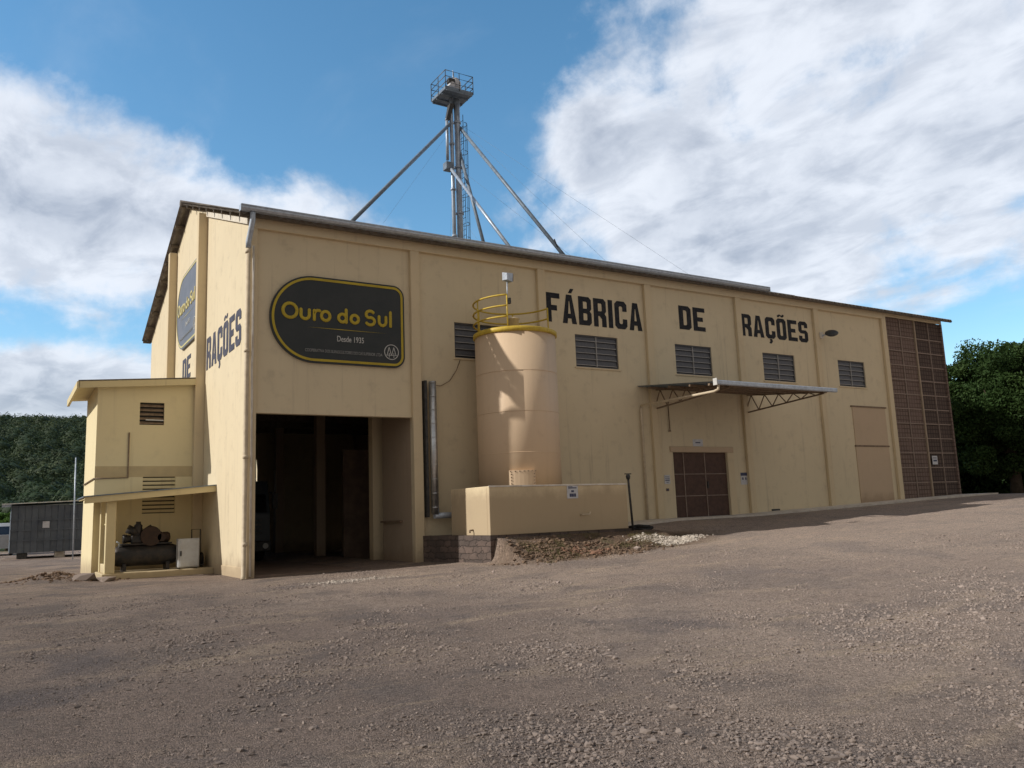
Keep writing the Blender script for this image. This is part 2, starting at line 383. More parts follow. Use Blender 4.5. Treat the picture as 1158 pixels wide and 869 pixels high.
def curve_mesh(name, splines, extrude=.01, bevel=0., dim='2D', cyclic=True):
    cu = bpy.data.curves.new(name, 'CURVE'); cu.dimensions = dim
    if dim == '2D': cu.fill_mode = 'BOTH'; cu.extrude = extrude
    else: cu.bevel_depth = bevel; cu.bevel_resolution = 3; cu.use_fill_caps = True
    for sp in splines:
        s_ = cu.splines.new('POLY'); s_.points.add(len(sp)-1)
        for p, q in zip(s_.points, sp): p.co = (q[0], q[1], q[2] if len(q) > 2 else 0, 1)
        s_.use_cyclic_u = cyclic
    o = bpy.data.objects.new(name, cu); COL.objects.link(o); dg = bpy.context.evaluated_depsgraph_get()
    me = bpy.data.meshes.new_from_object(o.evaluated_get(dg)); me.name = name
    bpy.data.objects.remove(o); bpy.data.curves.remove(cu); return me
def text_mesh(txt, size, extrude=.004, align='CENTER', offset=0., sx=1.):
    cu = bpy.data.curves.new('txt', 'FONT'); cu.body = txt; cu.size = size; cu.extrude = extrude; cu.align_x = align; cu.offset = offset
    o = bpy.data.objects.new('txt', cu); COL.objects.link(o); dg = bpy.context.evaluated_depsgraph_get()
    me = bpy.data.meshes.new_from_object(o.evaluated_get(dg)); bpy.data.objects.remove(o); bpy.data.curves.remove(cu)
    me.transform(Matrix.Scale(sx, 4, (1, 0, 0))); return me
def frame(org, ux, uz=(0, 0, 1)):
    ux, uz, org = Vector(ux).normalized(), Vector(uz), Vector(org); n = ux.cross(uz)
    return Matrix(((ux.x, uz.x, n.x, org.x), (ux.y, uz.y, n.y, org.y), (ux.z, uz.z, n.z, org.z), (0, 0, 0, 1)))
def join_meshes(name, mes):
    vs, fs, sm = [], [], []
    for me in mes:
        n = len(vs); vs += [v.co[:] for v in me.vertices]; fs += [tuple(n+i for i in p.vertices) for p in me.polygons]; sm += [p.use_smooth for p in me.polygons]
    m = bpy.data.meshes.new(name); m.from_pydata(vs, [], fs); m.polygons.foreach_set('use_smooth', sm); m.update(); return m
def copy_thing(o, loc, label=None):
    c = o.copy(); COL.objects.link(c); c.location = loc; LOC[c.name] = Vector(loc)
    if label: c['label'] = label
    def rec(a, b):
        for ch in list(a.children):
            if ch.name.startswith('camera'): continue
            d = ch.copy(); COL.objects.link(d); d.parent = b; rec(ch, d)
    rec(o, c); return c
def wall_sheet(mb, x0, x1, z0, z1, holes, y0, y1, top=None):
    """a wall lying along x between planes y0 (front) and y1 with rectangular openings"""
    xs = sorted({x0, x1, *[h[0] for h in holes], *[h[1] for h in holes]}); zs = sorted({z0, z1, *[h[2] for h in holes], *[h[3] for h in holes]})
    solid = lambda i, j: 0 <= i < len(xs)-1 and 0 <= j < len(zs)-1 and not any(h[0]-1e-6 <= xs[i] and xs[i+1] <= h[1]+1e-6 and h[2]-1e-6 <= zs[j] and zs[j+1] <= h[3]+1e-6 for h in holes)
    for i in range(len(xs)-1):
        for j in range(len(zs)-1):
            if not solid(i, j): continue
            a, b, c, d = xs[i], xs[i+1], zs[j], zs[j+1]
            mb.add([(a, y0, c), (b, y0, c), (b, y0, d), (a, y0, d)], [(0, 1, 2, 3)]); mb.add([(a, y1, c), (b, y1, c), (b, y1, d), (a, y1, d)], [(3, 2, 1, 0)])
            if not solid(i-1, j): mb.add([(a, y0, c), (a, y1, c), (a, y1, d), (a, y0, d)], [(3, 2, 1, 0)])
            if not solid(i+1, j): mb.add([(b, y0, c), (b, y1, c), (b, y1, d), (b, y0, d)], [(0, 1, 2, 3)])
            if not solid(i, j-1): mb.add([(a, y0, c), (b, y0, c), (b, y1, c), (a, y1, c)], [(3, 2, 1, 0)])
            if not solid(i, j+1): mb.add([(a, y0, d), (b, y0, d), (b, y1, d), (a, y1, d)], [(0, 1, 2, 3)])
def merge_clean(mb, name, mat, parent, label=None):
    import bmesh
    me = mb.mesh(name); bm = bmesh.new(); bm.from_mesh(me); bmesh.ops.remove_doubles(bm, verts=bm.verts, dist=1e-5)
    bmesh.ops.recalc_face_normals(bm, faces=bm.faces); bm.to_mesh(me); bm.free(); return link(name, me, mat, parent, label=label)

# ------------------------------------------------------------------ ground
def sst(x, a, b): t = np.clip((x-a)/(b-a), 0, 1); return t*t*(3-2*t)
def vnoise(x, y, seed=0):
    xi, yi = np.floor(x).astype(int), np.floor(y).astype(int); fx, fy = x-xi, y-yi; fx = fx*fx*(3-2*fx); fy = fy*fy*(3-2*fy)
    def h(a, b):
        n = (a*374761393 + b*668265263 + seed*974711) & 0x7fffffff; n = (n ^ (n >> 13))*1274126177 & 0x7fffffff; return ((n ^ (n >> 16)) & 0xffff)/65535.
    return (h(xi, yi)*(1-fx)+h(xi+1, yi)*fx)*(1-fy)+(h(xi, yi+1)*(1-fx)+h(xi+1, yi+1)*fx)*fy
def Fz(x): return np.interp(x, [-400, 0, 5.3, 5.65, 5.75, 11, 14, 18, 20.5, 23.6, 28.8, 33.3, 45, 400], [0, 0, .08, .1, .8, .80, .98, 1.0, 1.08, 1.17, 1.34, 1.47, 1.45, 1.45])
def ground_z(x, y):
    x = np.asarray(x, float); y = np.asarray(y, float)
    yard = np.interp(x, [-400, 0, 3, 8, 14, 20, 30, 40, 400], [0, 0, .05, .24, .58, .86, 1.27, 1.40, 1.40])
    yard = yard*(1-.5*sst(-y, 6, 24)*sst(40-x, 0, 20)) - .16*sst(-y, 2, 20)*sst(20-x, 0, 15)
    f = Fz(x)
    wall_y = np.where(x < 11.2, -3.3, -1.5); end_y = np.where(x < 11.2, -5.1, -5.4)
    wob = (vnoise(x*1.1, y*1.1, 3)-.5)*.7
    k = sst(y+wob*.6, end_y, wall_y)
    # the bank only starts to the right of the stone wall
    k = k*np.where(y < -3.2, sst(x, 4.9+np.clip(-3.2-y, 0, 2)*.5, 5.75), 1)
    z = yard*(1-k)+np.maximum(f, yard)*k
    z = np.where(y > 0, np.where((x > 0) & (x < 33.4), np.where(x < 5, z, np.minimum(z, .0)), np.where(x < 0, 0., 1.40)), z)
    z = z + (vnoise(x*.45, y*.45, 1)-.5)*.07*sst(-y, 1, 5) + (vnoise(x*1.7, y*1.7, 2)-.5)*.025*sst(-y, .5, 3) + (vnoise(x*5, y*5, 5)-.5)*.022*sst(-y, .5, 3)
    z = z-.05*((y > -1.4) & (y < .3) & (x > 10.6) & (x < 34))
    # a soft heap of soil beside the small annex
    z = z + .22*np.exp(-(((x+4.2)/.8)**2+((y-4.6)/1.6)**2))*(.6+.8*vnoise(x*4, y*4, 8))
    return z
def grid_axis(lo, hi, fine_lo, fine_hi, st):
    a = list(np.arange(fine_lo, fine_hi+1e-6, st)); x, d = fine_lo, st
    while x > lo: d *= 1.16; x -= d; a.insert(0, x)
    x, d = fine_hi, st
    while x < hi: d *= 1.16; x += d; a.append(x)
    return np.array(a)
gx = grid_axis(-900, 900, -14, 24, .12); gy = grid_axis(-300, 900, -22.5, 1.0, .12)
GX, GY = np.meshgrid(gx, gy); GZ = ground_z(GX, GY); GZ = np.where(GY < 0, GZ, GZ-.0)
nx, ny = len(gx), len(gy); vv = np.stack([GX, GY, GZ], -1).reshape(-1, 3)
ii = (np.arange(ny-1)[:, None]*nx+np.arange(nx-1)).reshape(-1); ff = np.stack([ii, ii+1, ii+1+nx, ii+nx], -1)
def np_mesh(name, v, f, smooth=False, tint=None):
    me = bpy.data.meshes.new(name); n = f.shape[1]; me.vertices.add(len(v)); me.vertices.foreach_set('co', np.ascontiguousarray(v, 'f').ravel())
    me.loops.add(f.size); me.loops.foreach_set('vertex_index', np.ascontiguousarray(f, 'i').ravel()); me.polygons.add(len(f))
    me.polygons.foreach_set('loop_start', np.arange(0, f.size, n, dtype='i')); me.polygons.foreach_set('use_smooth', np.full(len(f), smooth))
    me.update(calc_edges=True)
    if tint is not None:
        a = me.attributes.new('tint', 'FLOAT', 'POINT'); a.data.foreach_set('value', np.ascontiguousarray(tint, 'f'))
    return me
g = link('ground', np_mesh('ground', vv, ff, True), 'gravel'); g['kind'] = 'structure'
# concrete apron along the right-hand part of the front
mb = MB(); xs = [10.6]+list(np.arange(11, 34.01, .5)); top = [float(Fz(x))+.07 for x in xs]
for i in range(len(xs)-1):
    a, b = xs[i], xs[i+1]; mb.add([(a, -1.45, top[i]), (b, -1.45, top[i+1]), (b, -.0, top[i+1]), (a, -.0, top[i])], [(0, 1, 2, 3)])
    mb.add([(a, -1.45, top[i]-.2), (b, -1.45, top[i+1]-.2), (b, -1.45, top[i+1]), (a, -1.45, top[i])], [(0, 1, 2, 3)])
o = mb.build('pavement', 'concrete'); o['kind'] = 'structure'
mb = MB().box(5.66, 10.5, -3.27, -.02, .3, .872); o = mb.build('platform', 'stone'); o['kind'] = 'structure'
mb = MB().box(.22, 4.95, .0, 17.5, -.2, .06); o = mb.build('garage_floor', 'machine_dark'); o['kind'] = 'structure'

# ------------------------------------------------------------------ factory building
L, DEP, HW, HR = 33.4, 17.6, 10.0, 13.3; RY = DEP/2
fac = thing('factory_building', (0, 0, 0), 'long cream factory hall with black lettering, corner drive-through and low gable roof', 'building')
wins = [(6.44, 8.32), (11.16, 13.04), (15.79, 17.67), (20.54, 22.45), (25.26, 27.09)]; WZ0, WZ1 = 6.37, 7.52
holes = [(.22, 4.95, -.3, 4.42)] + [(a, b, WZ0, WZ1) for a, b in wins] + [(15.33, 18.05, 1.03, 3.43)]
mb = MB(); wall_sheet(mb, 0, 29.0, -.3, HW, holes, 0, .22)
merge_clean(mb, 'front_wall', 'cream', fac)
def gable(mb, x0, x1, base=-.3):
    prof = [(.22, base), (DEP-.22, base), (DEP-.22, HW+.03), (RY, HR-.02), (.22, HW+.03)]
    n = len(prof); v = [(x0, y, z) for y, z in prof]+[(x1, y, z) for y, z in prof]
    mb.add(v, [tuple(range(n)), tuple(range(n, 2*n))[::-1]]+[(i, (i+1) % n, n+(i+1) % n, n+i) for i in range(n)])
gable_mb = MB()
prof = [(.22, -.3), (DEP, -.3), (DEP, HW+.03), (RY, HR-.02), (.22, HW+.1)]
def gable_at(x0, x1):
    m = MB(); n = len(prof); v = [(x0, y, z) for y, z in prof]+[(x1, y, z) for y, z in prof]
    return m.add(v, [tuple(range(n)), tuple(range(n, 2*n))[::-1]]+[(i, (i+1) % n, n+(i+1) % n, n+i) for i in range(n)])
gable_at(0, .2).build('gable_wall', 'cream', fac)
gable_at(L-.2, L).build('gable_wall', 'cream', fac)
mb = MB(); wall_sheet(mb, .2, L-.2, -.3, HW, [(3.9, 4.8, 2.6, 4.45)], DEP-.2, DEP); merge_clean(mb, 'back_wall', 'cream', fac)
# piers and eaves beam stand proud of the front
px = [5.05+4.725*i for i in range(6)]
MB().bevbox(-.001, .225, -.12, .0, -.3, 9.64, .012).build('pier', 'cream_pier', fac)
for i, x in enumerate(px):
    z0 = -.3 if i == 0 else (.6 if i < 3 else .8)
    MB().bevbox(x-.15, x+.15, -.13, .0, z0, 9.64, .012).build('pier', 'cream_pier', fac)
MB().bevbox(-.001, L-4.58, -.135, .0, 9.642, 10.02, .012).build('eaves_beam', 'cream_trim', fac)
MB().bevbox(L-4.579, L, -.06, .0, 9.80, 10.02, .01).build('eaves_beam', 'cream_trim', fac)
MB().box(-.34, L+.33, -.40, -.34, 9.86, 9.985).build('eaves_board', 'purlin', fac)
MB().box(-.0, L+.3, -.34, -.14, 9.93, 9.96).build('eaves_soffit', 'purlin', fac)
# gable piers with the raking beam between them
for y in (5.55, 11.3):
    z1 = HW + (min(y, DEP-y))*((HR-HW)/RY) - .12
    MB().bevbox(-.3, .0, y, y+.3, 0, z1, .012).build('pier', 'cream_pier', fac)
mb = MB(); sl_ = (HR-HW)/RY
mb.add([(-.07, y, z) for y, z in ((-.12, 9.72), (5.5, 9.72+5.62*sl_), (5.5, 10.02+5.62*sl_), (-.12, 10.02))]+[(0, y, z) for y, z in ((-.12, 9.72), (5.5, 9.72+5.62*sl_), (5.5, 10.02+5.62*sl_), (-.12, 10.02))],
       [(0, 1, 2, 3), (7, 6, 5, 4), (0, 4, 5, 1), (1, 5, 6, 2), (2, 6, 7, 3), (3, 7, 4, 0)])
mb.build('barge_board', 'verge_white', fac)
# foot moulding
MB().bevbox(-.03, 0, .0, 3.6, -.3, .28, .01).build('plinth', 'cream_pier', fac)
# screen-block end bay
def screen(x0, x1, key, lab):
    s_ = MB().box(x0, x1, .03, .2, .9, 9.80).build('screen_panel', key, fac, label=lab); return s_
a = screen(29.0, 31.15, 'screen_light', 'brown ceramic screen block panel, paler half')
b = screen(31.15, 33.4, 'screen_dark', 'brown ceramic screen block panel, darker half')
mb = MB()
for x in (30.05, 32.3): mb.box(x-.025, x+.025, -.01, .03, 1.2, 9.80)
for i in range(1, 12):
    z = 1.45+i*.68; mb.box(29.0, 33.3, -.004, .03, z-.025, z+.025)
mb.build('screen_ribs', 'door_line', fac)
MB().bevbox(31.12, 31.20, -.05, .03, 1.2, 9.80, .01).build('screen_post', 'post_grey', fac)
MB().bevbox(33.30, 33.42, -.058, .22, 1.2, 9.80, .01).build('screen_post', 'screen_light', fac)
# bricked-up panel
MB().box(25.9, 28.2, -.03, .0, 3.80, 5.47).build('infill_panel', 'infill', fac)
MB().box(25.88, 28.2, -.032, .0, 1.3, 3.73).build('infill_panel', 'infill', fac)
MB().box(25.8, 28.28, -.06, .0, 5.47, 5.53).build('lintel', 'truss_paint', fac)
MB().box(25.84, 28.24, -.045, .0, 3.73, 3.80).build('lintel', 'truss_paint', fac)
# louvre windows
for a, b in wins:
    fr = MB()
    for (p, q, r, s_) in ((a, b, WZ0, WZ0+.045), (a, b, WZ1-.045, WZ1), (a, a+.045, WZ0+.045, WZ1-.045), (b-.045, b, WZ0+.045, WZ1-.045)): fr.box(p, q, .05, .12, r, s_)
    wf = fr.build('window', 'slat_dark', fac)
    mid = (a+b)/2; MB().box(mid-.02, mid+.02, .04, .11, WZ0+.045, WZ1-.045).build('mullion', 'slat_edge', wf)
    sb = MB(); eb = MB()
    for i in range(5):
        z = WZ0+.09+i*.215
        for (p, q) in ((a+.05, mid-.025), (mid+.025, b-.05)):
            sb.add([(p, .055, z), (q, .055, z), (q, .095, z+.20), (p, .095, z+.20), (p, .065, z-.005), (q, .065, z-.005), (q, .105, z+.195), (p, .105, z+.195)], [(0, 1, 2, 3), (7, 6, 5, 4), (0, 4, 5, 1), (3, 2, 6, 7)])
            eb.box(p, q, .046, .056, z-.012, z+.012)
    sb.build('slats', 'slat_dark', wf); eb.build('slat_edges', 'slat_edge', wf)
    MB().box(a+.02, b-.02, .16, .165, WZ0+.02, WZ1-.02).build('pane', 'pane_dark', wf)
    MB().bevbox(a-.06, b+.06, -.035, .02, WZ0-.06, WZ0-.001, .008).build('sill', 'cream_trim', wf)
# sliding door
d = MB().box(15.33, 18.05, .06, .10, 1.03, 3.43).build('door', 'door_brown', fac)
mb = MB()
for x in (15.86, 16.93): mb.box(x-.018, x+.018, .035, .06, 1.05, 3.42)
for z in (1.83, 2.63): mb.box(15.35, 18.03, .04, .06, z-.015, z+.015)
mb.build('door_ribs', 'door_line', d)
MB().box(16.98, 17.02, -.0, .06, 2.1, 2.35).build('handle', 'dark_steel', d)
MB().bevbox(15.18, 18.40, -.05, .0, 3.432, 3.64, .01).build('door_lintel', 'infill', fac)
MB().bevbox(18.06, 18.40, -.045, .0, 1.0, 3.43, .01).build('door_jamb', 'cream_pier', fac)
# interior of the drive-through
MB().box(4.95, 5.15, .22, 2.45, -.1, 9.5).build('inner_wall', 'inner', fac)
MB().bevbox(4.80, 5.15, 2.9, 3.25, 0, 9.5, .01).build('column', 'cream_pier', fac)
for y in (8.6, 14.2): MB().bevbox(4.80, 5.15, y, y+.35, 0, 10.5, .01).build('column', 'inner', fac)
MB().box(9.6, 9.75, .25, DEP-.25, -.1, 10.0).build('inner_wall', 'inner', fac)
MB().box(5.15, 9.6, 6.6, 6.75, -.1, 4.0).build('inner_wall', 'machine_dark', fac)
MB().box(4.86, 5.1, .9, 2.45, 1.30, 1.36).build('rail_ledge', 'truss_paint', fac)
mb = MB()
for y in np.arange(1.6, 17, 2.2): mb.bar((.2, y, 5.6), (9.6, y, 5.6), .16, .3)
mb.build('ceiling_beams', 'purlin', fac)
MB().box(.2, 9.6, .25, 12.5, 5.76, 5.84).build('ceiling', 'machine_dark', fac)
# roof: corrugated fibre cement on both slopes
def roof_slope(y0, z0, y1, z1, x0=-.36, x1=L+.35):
    per = .25; n = int((x1-x0)/per*6); xs = np.linspace(x0, x1, n+1); w = .042*np.cos((xs-x0)/per*2*np.pi)
    rows = 9; V = []; 
    for off in (0, -.02):
        for j in range(rows):
            tt = j/(rows-1); V.append(np.stack([xs, np.full_like(xs, y0+(y1-y0)*tt), z0+(z1-z0)*tt+w+off], -1))
    V = np.concatenate(V); m = n+1
    a = (np.arange(rows-1)[:, None]*m+np.arange(n)).reshape(-1); q1 = np.stack([a, a+1, a+1+m, a+m], -1); q2 = q1[:, ::-1]+rows*m
    e = np.arange(n); q3 = np.stack([e+rows*m, e+1+rows*m, e+1, e], -1)
    return np_mesh('roof', V, np.concatenate([q1, q2, q3]), False)
ov = .42; zs = HW+.11
rf = link('roof', roof_slope(-ov, zs-ov*sl_, RY, zs+RY*sl_), 'dark_roof', fac)
link('roof', roof_slope(DEP+ov, zs-ov*sl_, RY, zs+RY*sl_), 'dark_roof', fac)
mb = MB(); mb.tube([(-.38, RY, zs+RY*sl_-.0), (L+.37, RY, zs+RY*sl_)], .12, 10); mb.build('ridge_cap', 'dark_roof', rf)
for i in range(17):
    y = -.3+i*(DEP+.6)/16; z = HW+.015+min(y, DEP-y)*sl_
    MB().box(-.33, .0, y-.04, y+.04, z-.06, z+.03).build('purlin', 'purlin', fac)
    if i in (0, 16): continue
# gutter and downpipe
mb = MB(); gy0, gy1 = -.60, -.43
for i in range(3):
    pass
mb.add([(-.36, -.62, 10.10), (20.6, -.62, 10.10), (20.6, -.63, 10.01), (-.36, -.63, 10.01), (20.6, -.58, 9.96), (-.36, -.58, 9.96), (20.6, -.42, 9.96), (-.36, -.42, 9.96), (20.6, -.42, 10.06), (-.36, -.42, 10.06)],
       [(0, 1, 2, 3), (3, 2, 4, 5), (5, 4, 6, 7), (7, 6, 8, 9)])
mb.box(-.36, 20.6, -.645, -.62, 10.075, 10.105).box(-.37, -.355, -.63, -.42, 9.93, 10.1).box(20.6, 20.615, -.63, -.42, 9.93, 10.1)
gt = mb.build('gutter', 'galvanised', fac)
mb = MB().tube([(-.02, -.52, 9.93), (-.02, -.52, 9.72), (-.03, -.36, 9.45), (-.05, -.20, 9.2), (-.05, -.20, 9.0)], .075, 14); mb.build('downpipe', 'galvanised', fac)
mb = MB().tube([(-.05, -.20, 9.0), (-.06, -.19, 5), (-.08, -.19, .1), (-.12, -.3, -.02)], .062, 14)
for z in (8.9, 6.1, 3.2, .9): mb.tube([(-.06, -.19, z-.05), (-.06, -.19, z+.05)], .075, 14)
mb.build('downpipe', 'pipe_cream', fac)
MB().tube([(.10, -.16, 9.1), (.10, -.16, 6.0), (.085, -.16, 5.6), (.1, -.16, 5.0), (.1, -.16, .05)], .03, 10).build('conduit', 'pipe_pale', fac)
# lettering, cut block capitals
def chm(x0, y0, x1, y1, c, cs=(1, 1, 1, 1)):
    p = []; (a, b, d, e) = cs
    p += [(x0+c*a, y0), (x1-c*b, y0)] if a else [(x0, y0), (x1-c*b, y0)]
    if b: p += [(x1, y0+c)]
    p += [(x1, y1-c*d)]
    if d: p += [(x1-c, y1)]
    p += [(x0+c*e, y1)]
    if e: p += [(x0, y1-c)]
    if a: p += [(x0, y0+c)]
    out = []
    for q in p:
        if not out or (abs(out[-1][0]-q[0])+abs(out[-1][1]-q[1])) > 1e-6: out.append(q)
    return out
w, s_, c_ = .54, .19, .11
G = {
 'F': [[(0, 0), (s_, 0), (s_, .40), (.42, .40), (.42, .58), (s_, .58), (s_, .82), (w, .82), (w, 1), (0, 1)]],
 'E': [[(0, 0), (w, 0), (w, .18), (s_, .18), (s_, .41), (.44, .41), (.44, .59), (s_, .59), (s_, .82), (w, .82), (w, 1), (0, 1)]],
 'I': [[(0, 0), (s_, 0), (s_, 1), (0, 1)]],
 'D': [chm(0, 0, w, 1, c_, (0, 1, 1, 0)), chm(s_, .18, w-s_, .82, .05, (0, 1, 1, 0))],
 'B': [[(0, 0), (w-.1, 0), (w, .1), (w, .42), (w-.07, .5), (w, .58), (w, .9), (w-.1, 1), (0, 1)], chm(s_, .17, w-s_+.01, .42, .03, (0, 1, 1, 0)), chm(s_, .58, w-s_+.01, .83, .03, (0, 1, 1, 0))],
 'R': [[(0, 0), (s_, 0), (s_, .38), (.25, .38), (w-s_, .28), (w-s_, 0), (w, 0), (w, .38), (w-.07, .47), (w, .56), (w, .9), (w-.1, 1), (0, 1)], chm(s_, .55, w-s_+.01, .83, .03, (0, 1, 1, 0))],
 'A': [[(0, 0), (s_, 0), (.215, .18), (.365, .18), (.39, 0), (.58, 0), (.40, 1), (.18, 1)], [(.235, .34), (.345, .34), (.305, .78), (.275, .78)]],
 'C': [[(c_, 0), (w-c_, 0), (w, c_), (w, .36), (w-s_, .36), (w-s_, .22), (w-s_-.04, .18), (s_+.04, .18), (s_, .22), (s_, .78), (s_+.04, .82), (w-s_-.04, .82), (w-s_, .78), (w-s_, .64), (w, .64), (w, 1-c_), (w-c_, 1), (c_, 1), (0, 1-c_), (0, c_)]],
 'O': [chm(0, 0, w, 1, c_), chm(s_, .18, w-s_, .82, .04)],
 'S': [[(c_, 0), (w-c_, 0), (w, c_), (w, .47), (w-c_, .58), (s_, .58), (s_, .82), (w-s_, .82), (w-s_, .70), (w, .70), (w, 1-c_), (w-c_, 1), (c_, 1), (0, 1-c_), (0, .53), (c_, .42), (w-s_, .42), (w-s_, .18), (s_, .18), (s_, .30), (0, .30), (0, c_)]],
}
G['Á'] = G['A']+[[(.27, 1.06), (.40, 1.06), (.50, 1.22), (.36, 1.22)]]
G['Õ'] = G['O']+[[(.08, 1.06), (.17, 1.06), (.22, 1.13), (.36, 1.06), (.46, 1.12), (.46, 1.2), (.38, 1.2), (.33, 1.14), (.2, 1.2), (.08, 1.14)]]
G['Ç'] = G['C']+[[(.2, -.02), (.33, -.02), (.36, -.14), (.26, -.24), (.16, -.2), (.22, -.13)]]
def word(txt, org, ux, height, width, mat, thick=.008):
    """each painted capital is a part of its own"""
    x = 0; items = []
    for ch in txt:
        gw = max(p[0] for p in G[ch][0]); items.append([[(x+p[0], p[1]) for p in q] for q in G[ch]]); x += gw+.10
    for sp in items:
        me = curve_mesh('letter', sp, thick); me.transform(Matrix.Diagonal((width/(x-.10), height, 1, 1)))
        me.transform(frame(Vector(org), ux)); link('letter', me, mat, fac)
word('FÁBRICA', (10.02, -.004, 7.87), (1, 0, 0), 1.03, 4.22, 'lettering')
word('DE', (16.1, -.004, 8.12), (1, 0, 0), .92, 1.35, 'lettering')
word('RAÇÕES', (19.45, -.004, 8.14), (1, 0, 0), .90, 4.0, 'lettering')
word('RAÇÕES', (-.004, 5.35, 6.47), (0, -1, 0), 1.06, 4.65, 'lettering_worn')
word('DE', (-.004, 9.62, 6.72), (0, -1, 0), .84, 1.55, 'lettering_worn')

# ------------------------------------------------------------------ big sign boards
def arc(cx, cy, r, a0, a1, n=14): return [(cx+r*math.cos(a0+(a1-a0)*i/n), cy+r*math.sin(a0+(a1-a0)*i/n)) for i in range(n+1)]
def sign_outline(W_, H_, ins, rc=.36):
    R = H_/2-ins; r = max(rc-ins, .05); x1 = W_-ins; P_ = math.pi
    return arc(H_/2*1.02, H_/2, R, P_*1.5, P_*.5, 40)+arc(x1-r, H_-ins-r, r, P_/2, 0)+arc(x1-r, ins+r, r, 0, -P_/2)
def rounded_word():
    """heavy round-ended lettering drawn as strokes"""
    out = []
    A = lambda cx, cy, rx, ry, a0, a1, n=22: [(cx+rx*math.cos(math.radians(a0+(a1-a0)*i/n)), cy+ry*math.sin(math.radians(a0+(a1-a0)*i/n)), 0) for i in range(n+1)]
    out.append(A(.46, .5, .38, .40, 0, 360, 40))                                   # O
    out.append([(1.06, .62, 0)]+A(1.29, .33, .23, .23, 180, 360, 18)+[(1.52, .62, 0)]); # u
    out.append([(1.80, .10, 0), (1.80, .62, 0)]); out.append(A(2.02, .42, .22, .22, 180, 70, 10))  # r
    out.append(A(2.44, .36, .24, .26, 0, 360, 32))                                  # o
    k = .82; ox = 3.16
    out.append(A(ox+.24, .33, .22*1., .23, 0, 360, 30)); out.append([(ox+.46, .10, 0), (ox+.46, .82, 0)])  # d
    out.append(A(ox+.96, .33, .22, .23, 0, 360, 30))                                 # o
    ox = 4.74
    out.append(A(ox+.30, .69, .24, .21, 40, 250, 20)+A(ox+.30, .30, .26, .22, 80, -145, 22))  # S
    out.append([(ox+.84, .62, 0)]+A(ox+1.05, .33, .21, .23, 180, 360, 18)+[(ox+1.26, .62, 0)])  # u
    out.append([(ox+1.54, .10, 0), (ox+1.54, .92, 0)])                               # l
    return out
def big_sign(org, ux, W_, H_, faded, label):
    sfx = '_faded' if faded else ''
    n = Vector(ux).cross(Vector((0, 0, 1)))
    t_ = thing('sign_board', Vector(org)+Vector(ux)*W_/2, label, 'sign')
    def put(name, me, off, mat, sx=1):
        me.transform(frame(Vector(org)+n*off, ux)); return link(name, me, mat, t_)
    put('panel', curve_mesh('p', [sign_outline(W_, H_, 0)], .035), .045, 'sign_panel'+sfx)
    put('border', curve_mesh('b', [sign_outline(W_, H_, .05), sign_outline(W_, H_, .12)], .004), .088, 'sign_yellow'+sfx)
    me = curve_mesh('w', rounded_word(), bevel=.092, dim='3D', cyclic=False)
    # spheres close the stroke ends
    caps = MB()
    for sp in rounded_word():
        for q in (sp[0], sp[-1]): caps.lathe((q[0], q[1], 0), [(.001, -.092), (.05, -.077), (.08, -.045), (.092, 0), (.08, .045), (.05, .077), (.001, .092)], 14)
    me = join_meshes('w', [me, caps.mesh('c')])
    sc = (W_*.825)/6.45; me.transform(Matrix.Diagonal((sc, sc*.98, sc*.35, 1))); me.transform(Matrix.Translation((W_*.085, H_*.475, 0)))
    put('lettering', me, .09, 'sign_yellow'+sfx)
    put('rule', curve_mesh('r', [[(W_*.27, H_*.405), (W_*.5, H_*.400), (W_*.86, H_*.405), (W_*.5, H_*.408)]], .002), .086, 'sign_yellow'+sfx)
    me = text_mesh('Desde 1935', .24, sx=.72); me.transform(Matrix.Translation((W_*.58, H_*.265, 0))); put('lettering', me, .087, 'sign_white'+sfx.replace('_faded', ''))
    me = text_mesh('COOPERATIVA DOS SUINOCULTORES DO CAÍ SUPERIOR LTDA', .125, sx=.66); me.transform(Matrix.Translation((W_*.535, H_*.125, 0))); put('lettering', me, .087, 'sign_white_dim')
    cx, cy, r = W_*.893, H_*.185, .235
    sp = [arc(cx, cy, r, 0, 2*math.pi, 40)[:-1], arc(cx, cy, r-.022, 0, 2*math.pi, 40)[:-1]]
    me1 = curve_mesh('e', sp, .003); em = MB()
    for dx in (-.075, .075):
        em.bar((cx+dx-.07, cy-.10, 0), (cx+dx, cy+.15, 0), .018, .006); em.bar((cx+dx+.07, cy-.10, 0), (cx+dx, cy+.15, 0), .018, .006); em.bar((cx+dx, cy-.17, 0), (cx+dx, cy-.03, 0), .02, .006)
    em.bar((cx-.2, cy-.10, 0), (cx+.2, cy-.10, 0), .014, .006)
    put('emblem', join_meshes('e', [me1, em.mesh('x')]), .088, 'sign_white')
big_sign((.56, -.0, 5.90), (1, 0, 0), 4.12, 2.55, False, 'dark rounded board reading Ouro do Sul with yellow border above the truck opening')
big_sign((-.0, 10.75, 7.95), (0, -1, 0), 4.05, 2.85, True, 'grey faded Ouro do Sul board high on the sunlit gable wall')

# ------------------------------------------------------------------ small annex on the gable
AX, AY, AB = -3.15, 5.75, 9.5
ann = thing('annex', (AX/2, AY, 0), 'small yellow cream annex with sloping roof against the gable wall', 'building')
zt = lambda x: 5.95+(x-AX)*(.24/3.15)
mb = MB()
fp = [(AX, -.2), (0, -.2), (0, zt(0)), (AX, zt(AX))]
